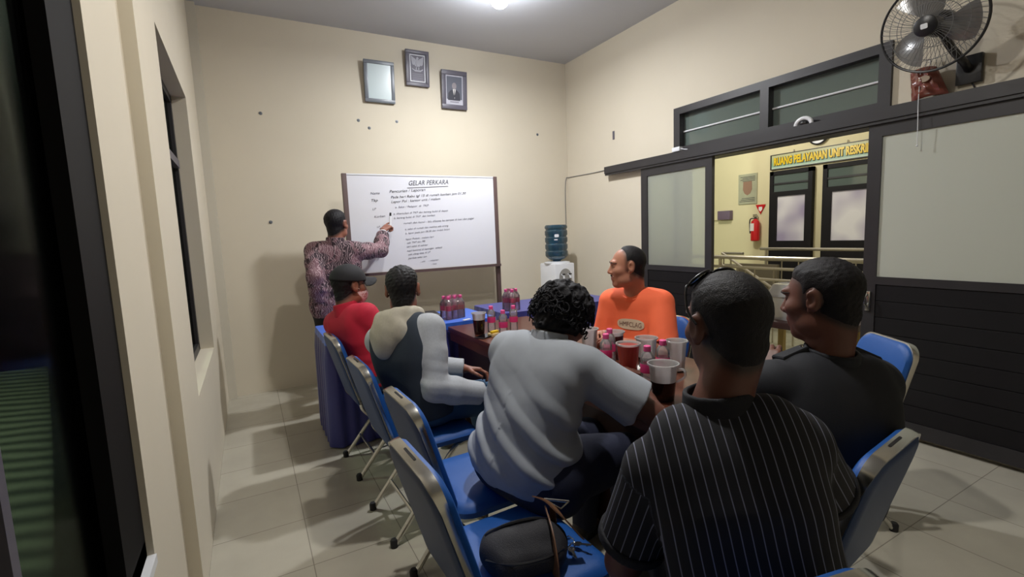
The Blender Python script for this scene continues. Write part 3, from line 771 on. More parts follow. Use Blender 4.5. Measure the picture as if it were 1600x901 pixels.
def doors():
    b = MB(); b.box((3.515, -1.5, 2.005), (XB-.001, 4.22, 2.078)); b.box((3.525, -1.5, 1.985), (3.54, 4.22, 2.01)); struct('trim_3', b, M['darkwood'])
    f = sliding_door('door_1', 2.84, 3.69, .07, .085, 1.995, 1.028, pm='frosted_thin')
    f2 = sliding_door('door_2', -.60, 1.655, .09, .075, 1.995, 1.026)
    h = MB(); h.box((3.53, 1.60, .80), (3.546, 1.632, .93), bev=.006); h.tube([(3.525, 1.616, .83), (3.50, 1.616, .85), (3.50, 1.616, .89), (3.525, 1.616, .91)], .006, 8)
    h.build('handle', M['chrome'], f2)
    # door lining and the transom above it
    b = MB(); x0, x1 = 3.575, 3.75
    b.box((x0, 3.22, 0), (x1, 3.29, 2.48)); b.box((x0, 1.56, 0), (x1, 1.63, 2.48)); b.box((x0, 1.63, 2.42), (x1, 3.22, 2.48)); b.box((x0, 1.63, 1.985), (x1, 3.22, 2.125)); b.box((x0, 2.36, 2.125), (x1, 2.43, 2.42))
    f = struct('window_3', b, M['darkwood'])
    for (a, c) in ((1.63, 2.36), (2.43, 3.22)):
        p = MB(); p.box((3.64, a, 2.125), (3.646, c, 2.42)); p.build('pane', M['glass_transom'], f, False)
        p = MB(); p.tube([(3.632, a, 2.265), (3.632, c, 2.265)], .0075, 8); p.build('reflection_strip', M['white_pl'], f)  # white tube stands for a bright reflection line on the glass

# ------------------------------------------------------------------ corridor beyond the doorway
def hall():
    b = MB(); b.box((3.62, -2, -.1), (7.3, 8.5, 0)); struct('floor_hall', b, M['floor_hall'])
    b = MB(); b.box((7.2, -2, 0), (7.35, 8.5, 3.3)); b.box((3.74, 8.3, 0), (7.3, 8.45, 3.3)); b.box((3.74, -2, 0), (7.3, -1.9, 3.3)); struct('wall_hall', b, M['wall_hall'])
    b = MB(); b.box((3.74, -2, 3.3), (7.35, 8.5, 3.4)); struct('ceiling_hall', b, M['ceil'])
    for n, (y0, y1) in (('door_3', (4.02, 4.66)), ('door_4', (3.20, 3.88))):
        b = MB(); x0, x1 = 7.13, 7.2
        for (a, c, d, e) in ((y0, y0+.06, 0, 2.17), (y1-.06, y1, 0, 2.17), (y0, y1, 2.11, 2.17), (y0+.06, y1-.06, 1.79, 1.86), (y0+.06, y1-.06, 0, 1.12), (y0+.06, y0+.10, 1.12, 1.79), (y1-.12, y1-.06, 1.12, 1.79)): b.box((x0, a, d), (x1, c, e))
        f = struct(n, b, M['panelwood'])
        p = MB(); p.box((7.15, y0+.10, 1.12), (7.16, y1-.12, 1.79)); p.build('pane', backlit_glass('glowing frosted pane '+n, y0), f, False)
        p = MB(); p.box((7.15, y0+.06, 1.86), (7.155, y1-.06, 2.11)); p.build('transom_pane', M['glass_transom'], f, False)
        p = MB(); p.box((7.135, y0+.06, 1.965), (7.165, y1-.06, 1.99)); p.build('transom_bar', M['darkwood'], f, False)
    # name board over the doors
    t = empty('office_sign', (7.19, 3.95, 2.31), 0, 'long pale green sign board with yellow lettering over two corridor doors', 'sign')
    b = MB(); b.box((-.02, -.85, -.10), (.0, .71, .10)); b.build('board', gradient_mat(), t, False)
    b = MB()
    for (a, c, d, e) in ((-.87, .73, .10, .112), (-.87, .73, -.112, -.10), (.71, .73, -.1, .1), (-.87, -.85, -.1, .1)): b.box((-.026, a, d), (.0, c, e))
    b.build('border', M['darkwood'], t, False)
    R = Matrix(((0, 0, -1, 0), (-1, 0, 0, 0), (0, 1, 0, 0), (0, 0, 0, 1)))
    text_obj('lettering', 'RUANG PELAYANAN UNIT RESKRIM', .152, Matrix.Translation((-.024, .675, -.045)) @ R, M['yellow'], t, .003, sx=.54, bold=.007)
    text_obj('lettering_outline', 'RUANG PELAYANAN UNIT RESKRIM', .152, Matrix.Translation((-.0215, .670, -.049)) @ R, M['ink_dark'], t, .001, sx=.54, bold=.012)
    for y in (.38, -.35):
        b = MB(); b.tube([(-.01, y, .112), (-.005, y, .15)], .006, 8); b.build('hanger', M['steel'], t)
    # wall clock
    t = empty('wall_clock', (7.19, 3.98, 2.60), 0, 'round wall clock with dark rim above the corridor sign', 'clock')
    Q = Matrix.Rotation(-PI/2, 4, 'Y')
    b = MB(); b.lathe([(.135, 0), (.14, .03), (.125, .04), (.118, .03), (.118, 0)], 32, Q); b.build('rim', M['darkwood'], t)
    b = MB(); b.lathe([(.119, .012), (.118, .016), (0, .016)], 32, Q); b.build('dial', M['white_pl'], t)
    b = MB(); b.box((-.024, -.004, -.01), (-.02, .004, .075)); b.box((-.024, -.06, -.004), (-.02, .01, .004)); b.build('clock_hand', M['black_pl'], t)
    # poster
    t = empty('poster', (7.195, 5.07, 1.955), 0, 'grey printed notice with a brown shield on the yellow corridor wall', 'poster')
    b = MB(); b.box((-.012, -.165, -.24), (0, .165, .24)); b.cur = 1
    for i in range(4): b.box((-.014, -.13, .19-.022*i), (-.012, .13-.04*(i % 2), .198-.022*i))
    for i in range(3): b.box((-.014, -.13, -.15-.025*i), (-.012, .10+.02*i, -.142-.025*i))
    b.build('sheet', [mat('grey green print', '#a5a58c', .5, noise=.15, nscale=15), M['ink_dark']], t, False)
    b = MB(); b.pillow([(-.075, .10), (.075, .10), (.08, -.03), (.05, -.09), (0, -.12), (-.05, -.09), (-.08, -.03)], ((0, 0), (.004, 0)), Matrix.Translation((-.012, 0, .02)) @ R); b.build('shield', mat('brown print', '#8f6f5c', .6), t, False)
    # fire extinguisher and its triangle
    t = empty('fire_extinguisher', (7.12, 4.88, 1.12), 0, 'red fire extinguisher hanging on the yellow corridor wall', 'fire extinguisher')
    b = MB(); b.lathe([(.055, 0), (.066, .012), (.067, .27), (.055, .315), (.03, .335), (.024, .35)], 24); b.build('cylinder', M['red_pl'], t)
    b = MB(); b.lathe([(.024, .345), (.022, .375), (.012, .38)], 16); b.box((-.05, -.012, .385), (.05, .012, .40), bev=.003); b.box((-.055, -.01, .41), (.03, .01, .42), bev=.003); b.build('valve_handle', M['black_pl'], t)
    b = MB(); b.tube(smooth_path([(0, .02, .36), (-.02, .07, .35), (-.02, .085, .28), (-.02, .075, .12)], 5), .009, 8); b.build('hose', M['black_pl'], t)
    b = MB(); b.box((-.0695, -.02, .16), (-.05, .045, .28)); b.build('instruction_label', M['paper'], t, False)
    t = empty('extinguisher_sign', (7.19, 4.84, 1.63), 0, 'small red inverted triangle sign above the fire extinguisher', 'sign')
    b = MB(); b.pillow([(-.085, .06), (.085, .06), (0, -.09)], ((0, 0), (.006, 0)), R); b.build('triangle', M['red_pl'], t, False)
    b = MB(); b.pillow([(-.03, .025), (.03, .025), (.03, -.02), (0, -.05), (-.03, -.02)], ((.006, 0), (.008, 0)), R); b.build('symbol', M['paper'], t, False)
    b = MB(); b.box((-.08, -.12, -.075), (0, .12, .075), bev=.006); o = b.build('junction_box', mat('plum grey plastic', '#6a5a6c', .5)); o.location = (7.19, 5.46, 1.555); tag(o, 'plum coloured box mounted on the yellow corridor wall by the door edge', 'box')
    b = MB(); b.box((-.02, -.25, -.006), (0, .0, .006)); b.build('conduit', M['wall_hall'], o, False).location = (0, .36, -.07)
    # stair railings
    def railing(name, label, x, ya, yb, rails, bal, z0=0., rm=.022, step=.12, xb=None):
        xb = x if xb is None else xb
        t = empty(name, (x, (ya+yb)/2, 0), 0, label, 'railing', 'steel stair railings in the corridor')
        P = lambda y: x+(xb-x)*(y-ya)/(yb-ya)-x
        for z in rails:
            b = MB(); b.tube([(P(ya), ya-(ya+yb)/2, z), (P(yb), yb-(ya+yb)/2, z)], rm if z == rails[0] else rm*.75, 10); b.build('rail', M['steel'], t)
        if bal:
            y = ya+.05
            while y < yb:
                b = MB(); big = abs((y-ya) % 1.08-.05) < .01; b.tube([(P(y), y-(ya+yb)/2, z0), (P(y), y-(ya+yb)/2, rails[0 if big else 1])], .02 if big else .009, 8); b.build('baluster', M['steel'], t); y += step
        return t
    railing('stair_railing', 'pale metal railing nearest the doorway, three level rails', 5.3, 1.9, 5.2, (.99, .87, .74), True, 0., .024, .24)
    railing('stair_railing', 'long railing in front of the corridor doors, behind the stairwell', 6.7, 2.2, 4.5, (1.02, .86), True, 0., .022, .24)
    railing('stair_railing', 'railing running out from the corridor wall beside the extinguisher', 6.3, 4.5, 4.85, (.97, .80), False, 0., .02)
    t = empty('stair_banister', (5.9, 3.6, 0), 0, 'sloping stair banister with balusters seen through the doorway', 'railing', 'steel stair railings in the corridor')
    for dz in (0, -.16, -.32):
        b = MB(); b.tube([(0, .95, 1.00+dz), (0, .0, .45+dz)], .018, 8); b.build('rail', M['steel'], t)
    for i in range(9):
        y = .92-i*.115; b = MB(); b.tube([(0, y, .1), (0, y, .98-(.95-y)*.58)], .011, 8); b.build('baluster', M['steel'], t)
    b = MB(); b.box((-.3, .0, 0), (-.25, .62, .83)); o = b.build('stair_parapet', mat('brown grey cladding', '#6b6352', .6), None, False); o.location = (6.55, 3.95, 0); tag(o, 'low brown grey stairwell parapet panel behind the balusters', 'panel')
    # bench with a plastic tub, small framed stand
    t = empty('corridor_bench', (4.28, 2.55, 0), 0, 'low dark topped bench in the corridor just beyond the doorway', 'bench')
    b = MB(); b.box((-.25, -.50, .47), (.25, .28, .53), bev=.008); b.build('bench_top', M['tableside'], t)
    for x in (-.2, .2):
        for y in (-.44, .22):
            b = MB(); b.box((x-.025, y-.025, 0), (x+.025, y+.025, .47)); b.build('leg', mat('pale wood', '#a08a52', .6), t)
    t = empty('plastic_tub', (4.25, 2.50, .53), 0, 'cloudy white lidded plastic tub on the corridor bench', 'tub')
    def ring4(w, l, z): return [(x, y, z) for x, y in rrect(w, l, .04, 4)]
    for nm, lv, mm in (('tub', ((.24, .30, 0), (.30, .36, .20), (.32, .38, .21), (.30, .36, .215)), M['cup']), ('lid', ((.33, .39, .215), (.33, .39, .235), (.26, .32, .32), (.20, .26, .33)), M['cup'])):
        b = MB(); vs = []; fs = []; n = 20
        vs = sum(([*ring4(w, l, z)] for w, l, z in lv), []); n = len(ring4(.2, .2, 0))
        for i in range(len(lv)-1):
            for k in range(n): fs.append((i*n+k, i*n+(k+1) % n, (i+1)*n+(k+1) % n, (i+1)*n+k))
        fs.append(tuple(range(n))); fs.append(tuple((len(lv)-1)*n+k for k in range(n))); b.add(vs, fs); b.build(nm, mm, t)
    t = empty('display_board', (4.75, 2.10, 0), 0, 'narrow cream framed board on a chrome post behind the door edge', 'stand')
    b = MB(); b.box((-.015, -.16, .42), (.015, .16, .82), bev=.004); b.build('board', M['paper'], t)
    b = MB(); b.tube([(0, 0, .02), (0, 0, .95)], .015, 10); b.tube([(0, -.17, .83), (0, .17, .83)], .013, 8); b.lathe([(.13, 0), (.13, .02), (.02, .03)], 20); b.build('post', M['chrome'], t)

def backlit_glass(name, y0):
    m = mat(name, '#c9c4cc', .35, emit='#c6c0cc', estr=.12); nt = m.node_tree; bs = nt.nodes['Principled BSDF']  # weak emission stands for a lit room behind the pane
    tc = nt.nodes.new('ShaderNodeTexCoord'); n = nt.nodes.new('ShaderNodeTexNoise'); n.inputs['Scale'].default_value = 2.2; n.inputs['Detail'].default_value = 1
    r = nt.nodes.new('ShaderNodeValToRGB'); r.color_ramp.elements[0].color = (*lin('#8d8199'), 1); r.color_ramp.elements[1].color = (*lin('#d8d6d2'), 1); r.color_ramp.elements[0].position = .3; r.color_ramp.elements[1].position = .6
    nt.links.new(tc.outputs['Object'], n.inputs['Vector']); nt.links.new(n.outputs['Fac'], r.inputs[0]); nt.links.new(r.outputs[0], bs.inputs['Base Color']); return m
def gradient_mat():
    m = mat('green fading sign board', '#9db89a', .4); nt = m.node_tree; bs = nt.nodes['Principled BSDF']
    tc = nt.nodes.new('ShaderNodeTexCoord'); s = nt.nodes.new('ShaderNodeSeparateXYZ'); r = nt.nodes.new('ShaderNodeMapRange'); r.inputs[1].default_value = -.1; r.inputs[2].default_value = .1
    c = nt.nodes.new('ShaderNodeValToRGB'); e = c.color_ramp.elements; e[0].color = (*lin('#c6d6c4'), 1); e[1].color = (*lin('#bfbd92'), 1)
    q = e.new(.22); q.color = (*lin('#7fa58e'), 1); q = e.new(.6); q.color = (*lin('#a3b287'), 1)
    nt.links.new(tc.outputs['Object'], s.inputs[0]); nt.links.new(s.outputs['Z'], r.inputs[0]); nt.links.new(r.outputs[0], c.inputs[0]); nt.links.new(c.outputs[0], bs.inputs['Base Color']); return m

# ------------------------------------------------------------------ furniture
def make_chair(label, loc, rz):
    """stacking meeting chair; local +x is the way the sitter faces"""
    t = empty('meeting_chair', loc, math.radians(rz), label, 'chair', 'blue padded chrome meeting chairs')
    tilt = math.radians(16); O = Vector((-.165, 0, .44)); up = Vector((-math.sin(tilt), 0, math.cos(tilt))); nr = Vector((math.cos(tilt), 0, math.sin(tilt))); Y = Vector((0, 1, 0))
    mt = Matrix(((Y.x, up.x, nr.x, O.x), (Y.y, up.y, nr.y, O.y), (Y.z, up.z, nr.z, O.z), (0, 0, 0, 1)))
    H = .415; W = .36
    ol = [(x, y+H/2) for x, y in rrect(W, H, .075, 7, .03)]
    b = MB(); b.pillow(ol, ((.0, .012), (.006, .005), (.012, .002), (.024, .003), (.034, .010), (.040, .028), (.042, .09)), mt)
    o = b.build('backrest', [M['blue_pad']], t)
    b = MB(); b.pillow(ol, ((-.016, .030), (-.013, .012), (-.006, .003), (.004, .003)), mt); b.build('back_cover', M['blue_back_shaded'], t)
    # chrome band following sides and top of the back
    path = [(W/2, .01)]+[(x, y+H/2) for x, y in rrect(W, H, .075, 7, .03)[0:16]]+[(-W/2, .01)]
    b = MB(); vs = []; fs = []; n = len(path)
    for i, (x, y) in enumerate(path):
        a = path[max(i-1, 0)]; c = path[min(i+1, n-1)]; d = Vector((c[0]-a[0], c[1]-a[1])).normalized(); nn = Vector((d.y, -d.x))
        top = max(0, (y-.30)/.10); hw = .0075+.0075*min(top, 1)
        for (q, z) in ((.004, -hw+.006), (.0055, .006), (.004, hw+.006), (-.006, hw+.006), (-.008, .006), (-.006, -hw+.006)): vs.append(mt @ Vector((x+nn.x*q, y+nn.y*q, z)))
    for i in range(n-1):
        for k in range(6): fs.append((i*6+k, i*6+(k+1) % 6, (i+1)*6+(k+1) % 6, (i+1)*6+k))
    b.add(vs, fs); b.build('back_frame', M['chrome'], t, True, angle=40)
    b = MB(); b.pillow([(x, y) for x, y in rrect(.085, .009, .004, 3)], ((.0, .0), (.004, .001)), mt @ Matrix.Translation((0, H-.0015, .006)) @ Matrix.Rotation(-PI/2, 4, 'X') @ Matrix.Translation((0, -.004, .004))); b.build('hand_slot', M['rubber'], t)
    so = rrect(.42, .41, .05, 5, .09)   # seat (x forward = outline y up)
    ms = Matrix(((0, 1, 0, .04), (-1, 0, 0, 0), (0, 0, 1, .425), (0, 0, 0, 1)))
    b = MB(); b.pillow(so, ((-.012, .02), (-.004, .004), (.018, .0), (.034, .010), (.043, .03), (.047, .08)), ms); b.build('seat', M['blue_pad'], t)
    for s in (-1, 1):
        b = MB(); y = s*.205; b.tube(smooth_path([(-.168, y, .46), (-.150, y, .415), (-.07, y, .33), (.245, y, .012)], 5), .0125, 10); lg = b.build('leg', M['chrome'], t)
        b = MB(); b.lathe([(.017, 0), (.018, .03), (.013, .038)], 12, Matrix.Translation((.25, y, 0))); b.build('rubber_foot', M['rubber'], lg)
        y = s*.182; b = MB(); b.tube(smooth_path([(.20, y, .405), (.15, y, .40), (.09, y, .36), (-.20, y, .012)], 5), .0125, 10); lg = b.build('leg', M['chrome'], t)
        b = MB(); b.lathe([(.017, 0), (.018, .03), (.013, .038)], 12, Matrix.Translation((-.205, y, 0))); b.build('rubber_foot', M['rubber'], lg)
    for (xx, yy, zz) in ((-.105, .182, .13), (.155, .205, .115), (.20, .2, .405)):
        b = MB(); b.tube([(xx, -yy, zz), (xx, yy, zz)], .009, 8); b.build('stretcher', M['chrome'], t)
    return t

CH = [  # x, y, heading, label
 ((.655, 2.985, 0), 2, 'farthest chair of the left row, under the man in red'),
 ((.665, 2.265, 0), 2, 'chair of the left row holding the man in the grey hood and vest'),
 ((.695, 1.66, 0), 2, 'chair of the left row beneath the man in the grey polo shirt'),
 ((.59, 1.18, 0), 2, 'nearest chair of the left row, black bag on its blue seat'),
 ((1.335, .82, 0), 97, 'chair under the man in dark navy, its shade darkened blue back toward the camera'),
 ((.745, .645, 0), 78, 'chair under the man in the striped shirt, only a chrome corner showing'),
 ((2.05, 2.14, 0), 188, 'chair under the man in the orange shirt, dark door behind it'),
 ((1.975, 1.665, 0), 181, 'empty chair between the man in orange and the man in navy'),
 ((2.37, 1.235, 0), 146, 'empty bright blue chair by the black sliding door, behind the man in navy')]
def chairs():
    first = None
    for loc, rz, lab in CH:
        if first is None: first = make_chair(lab, loc, rz)
        else: dup(first, loc, math.radians(rz), lab)

TX0, TX1, TY0, TY1, TZ = 1.235, 1.91, 1.0, 3.27, .74
def tables():
    t = empty('meeting_table', ((TX0+TX1)/2, (TY0+TY1)/2, 0), 0, 'long red brown wooden meeting table with drinks on it', 'table')
    hx = (TX1-TX0)/2; hy = (TY1-TY0)/2
    b = MB(); b.box((-hx, -hy, TZ-.035), (hx, hy, TZ), bev=.006); b.build('tabletop', M['tabletop'], t)
    b = MB(); b.box((-hx+.012, -hy+.012, TZ-.10), (hx-.012, hy-.012, TZ-.0351)); b.build('apron', M['tabletop'], t, False)
    b = MB(); b.box((-hx+.05, -hy+.10, .10), (-hx+.068, hy-.06, TZ-.10)); b.build('modesty_panel', M['tableside'], t, False)
    for y in (-hy+.45, .48, hy-.08):
        b = MB(); b.box((-hx+.07, y-.012, 0), (hx-.10, y+.012, TZ-.10)); b.build('leg', M['tableside'], t, False)
    # cloth covered tables along the whiteboard
    def covered(x0, x1, y0, y1, z, cm, lab, clab):
        t = empty('side_table', ((x0+x1)/2, (y0+y1)/2, 0), 0, lab, 'table')
        hx, hy = (x1-x0)/2-.02, (y1-y0)/2-.02
        b = MB(); b.box((-hx, -hy, z-.035), (hx, hy, z-.006), bev=.004); b.build('tabletop', M['tableside'], t)
        for sx in (-1, 1):
            for sy in (-1, 1): b = MB(); b.box((sx*(hx-.05)-.02, sy*(hy-.05)-.02, 0), (sx*(hx-.05)+.02, sy*(hy-.05)+.02, z-.035)); b.build('leg', M['tableside'], t, False)
        # cloth: rounded loop sampled densely, skirt folds growing toward the floor
        loop = []; hx, hy = (x1-x0)/2, (y1-y0)/2; r = .025
        base = rrect(2*hx, 2*hy, r, 4); n = len(base); P = []
        for i in range(n):
            a = Vector(base[i]); c = Vector(base[(i+1) % n]); m = max(1, int((c-a).length/.012))
            for k in range(m): P.append(a+(c-a)*k/m)
        L = 0; vs = []; fs = []; N = len(P); rows = 16; rnd = random.Random(3); ph = [rnd.random()*6 for _ in range(6)]
        for j in range(rows+1):
            q = j/rows; zz = z+.002-(z-.008)*q if j else z+.002; L = 0
            for i in range(N):
                a = P[i]; d = (P[(i+1) % N]-P[i-1]).normalized(); nn = Vector((d.y, -d.x)); L += (P[i]-P[i-1]).length
                w = .5+.5*math.sin(L*62+1.3*math.sin(L*9+ph[0])+ph[1]); amp = .026*min(1, q*5)*(.6+.4*q)
                vs.append(Vector((a.x+nn.x*(w*amp+.003*min(1, q*20)), a.y+nn.y*(w*amp+.003*min(1, q*20)), zz-(.004 if j == 0 else 0)+(.004 if j == 0 else 0))))
        for j in range(1, rows):
            for i in range(N): fs.append((j*N+i, j*N+(i+1) % N, (j+1)*N+(i+1) % N, (j+1)*N+i))
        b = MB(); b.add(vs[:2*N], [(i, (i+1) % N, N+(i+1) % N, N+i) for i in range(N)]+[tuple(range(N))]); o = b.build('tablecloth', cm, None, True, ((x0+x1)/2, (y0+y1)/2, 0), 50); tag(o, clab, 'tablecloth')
        b = MB(); b.add(vs, fs); b.build('pleated_skirt', M['cloth_skirt_shade'], o, True, None, 50)
    covered(.40, 1.66, 3.31, 3.90, .755, M['cloth_blue'], 'table under the bright blue cloth in front of the whiteboard', 'bright blue satin cloth with pleated skirt on the table beside the standing man')
    covered(1.75, 2.95, 3.36, 3.95, .762, M['cloth_shadow'], 'table under the shadow toned cloth behind the far end of the wooden table', 'shadow toned blue satin cloth with pleated skirt behind the bottles, right of the bright blue cloth')  # continues the blue cloth, coloured dark as if in shadow

def whiteboard():
    t = empty('whiteboard', (1.553, 4.5, 0), 0, 'large whiteboard on brown posts covered in handwriting', 'whiteboard')
    hw = .728; z0, z1 = 1.09, 1.972
    b = MB(); b.box((-hw, -.008, z0), (hw, .012, z1)); b.build('board_panel', M['board'], t, False)
    b = MB(); b.box((-hw, -.012, z1), (hw, .014, z1+.012)); b.build('top_edge', M['white_pl'], t, False)
    for s in (-1, 1):
        b = MB(); b.box((s*(hw+.018)-.02, -.02, .05), (s*(hw+.018)+.02, .025, z1+.012), bev=.003); b.build('post', M['brown_frame'], t)
        b = MB(); b.box((s*(hw+.018)-.022, -.22, .02), (s*(hw+.018)+.022, .24, .06), bev=.006); b.build('foot', M['brown_frame'], t)
    b = MB(); b.box((-hw-.02, -.05, z0-.025), (hw+.03, .0, z0-.012)); b.box((-hw-.02, -.052, z0-.025), (hw+.03, -.046, z0)); b.build('pen_tray', M['brown_frame'], t, False)
    b = MB(); b.box((-hw, -.01, .20), (hw, .015, .24)); b.build('crossbar', M['brown_frame'], t, False)
    R = Matrix(((1, 0, 0, 0), (0, 0, -1, 0), (0, 1, 0, 0), (0, 0, 0, 1)))
    rows = [('GELAR PERKARA', -.17, 1.885, .062, 1), ('Nama', -.53, 1.80, .03, 0), ('Pencurian / Laporan', -.355, 1.815, .036, 1),
     ('Tkp', -.53, 1.735, .034, 1), ('Pada hari Rabu tgl 15 di rumah korban jam 01.30', -.345, 1.765, .032, 1), ('Lapor Pol : kantor unit / malam', -.345, 1.722, .032, 1), ('a. Saksi / Pelapor  di  TKP', -.31, 1.675, .026, 0),
     ('LP', -.52, 1.66, .026, 0), ('Korban', -.51, 1.59, .028, 0), ('a. ditemukan di TKP dan barang bukti di depan', -.33, 1.615, .024, 0), ('b. barang bukti di TKP  dan korban', -.33, 1.575, .024, 0),
     ('LP', -.49, 1.50, .022, 0), ('rumah dan kunci - lalu dibawa ke tempat di luar dan pagar', -.24, 1.525, .026, 0), ('a. saksi di rumah dan melihat ada orang', -.23, 1.47, .023, 0), ('b. lapor pada jam 08.30 dan tindak lanjut', -.23, 1.43, .023, 0),
     ('Tindak', -.47, 1.385, .025, 0), ('lapor Polsek : malam hari', -.23, 1.375, .023, 0), ('cek TKP dan BB', -.22, 1.34, .023, 0), ('cari saksi di sekitar', -.225, 1.305, .023, 0), ('hasil kontrol di lapangan  selesai', -.225, 1.265, .023, 0),
     ('cek ulang data di LP', -.215, 1.23, .023, 0), ('periksa saksi lain', -.215, 1.195, .023, 0), ('- ahli     - rekaman', -.10, 1.155, .021, 0), ('- foto', .01, 1.125, .02, 0)]
    for i, (s, x, z, h, dk) in enumerate(rows):
        text_obj('handwriting', s, h, Matrix.Translation((x, -.0095, z)) @ Matrix.Rotation(-.045-.008*(i % 3), 4, 'Y') @ R, M['ink_dark' if dk else 'ink'], t, .0004, shear=.3, sx=.87 if i == 0 else 1.2)
    b = MB(); b.tube([(-.18, -.009, 1.862), (.23, -.009, 1.882)], .0022, 6); b.build('underline', M['ink_dark'], t)

def dispenser():
    t = empty('water_dispenser', (3.2, 4.73, 0), 0, 'white water dispenser standing in the back right corner', 'water dispenser')
    b = MB(); b.box((-.135, -.165, .02), (.135, .165, 1.03), bev=.018); o = b.build('cabinet', M['white_pl'], t)
    b = MB(); b.lathe([(.145, .0), (.15, .01), (.15, .02), (.11, .03), (.09, .03)], 32, Matrix.Translation((0, 0, 1.02))); b.build('top_collar', M['white_pl'], t)
    b = MB(); R = Matrix(((1, 0, 0, 0), (0, 0, -1, -.1655), (0, 1, 0, .82), (0, 0, 0, 1)))
    arch = [(.085*math.cos(a), .05+.10*math.sin(a)) for a in [PI*k/14 for k in range(15)]]+[(-.085, -.16), (.085, -.16)]
    b.pillow(arch, ((0, 0), (.004, 0)), R); b.build('tap_recess', mat('pale grey recess', '#9a9894', .5), t, False)
    for x, c in ((-.045, 'red_pl'), (.045, 'black_pl')):
        b = MB(); b.tube([(x, -.167, .90), (x, -.20, .895), (x, -.205, .86)], .012, 10); tp = b.build('tap', M['white_pl'], t)
        b = MB(); b.box((x-.014, -.215, .90), (x+.014, -.185, .915), bev=.004); b.build('tap_lever', M['black_pl'], tp)
    b = MB(); b.box((-.08, -.205, .66), (.08, -.165, .675), bev=.004); b.build('drip_tray', M['grey_pl'], t)
    b = MB(); b.box((-.125, -.170, .05), (.125, -.164, .62), bev=.002); b.build('cabinet_door', M['white_pl'], t)
    g = empty('water_gallon', (3.2, 4.73, 1.05), 0, 'ribbed blue water bottle upside down on the white dispenser', 'water bottle')
    pr = [(.045, 0), (.05, .012), (.10, .03), (.128, .06)]
    z = .06
    for i in range(4): pr += [(.133, z+.012), (.133, z+.055), (.122, z+.068), (.122, z+.074)]; z += .08
    pr += [(.133, z+.01), (.132, z+.03), (.12, z+.045), (.0, z+.048)]
    b = MB(); b.lathe(pr, 32); b.build('gallon_shell', M['gallon'], g)
    b = MB(); b.lathe([(.05, -.002), (.046, .012), (0, .012)], 20); b.build('gallon_neck', mat('blue cap', '#3b6c94', .4), g)
    Rl = Matrix.Rotation(-.55, 4, 'Z') @ Matrix(((1, 0, 0, 0), (0, 0, -1, -.134), (0, 1, 0, .30), (0, 0, 0, 1)))
    b = MB(); b.pillow(rrect(.05, .035, .01, 3), ((0, 0), (.003, 0)), Rl); b.pillow(rrect(.04, .012, .004, 2), ((0, 0), (.003, 0)), Rl @ Matrix.Translation((-.01, -.045, 0))); b.build('brand_mark', M['white_pl'], g)
    b = MB(); b.box((-.03, -.01, -.06), (.03, .006, .06), bev=.004); o = b.build('wall_socket_box', mat('olive plastic', '#8b8f6a', .5)); o.location = (3.52, YB-.006, .80); tag(o, 'narrow olive box on the wall right of the water dispenser', 'socket')

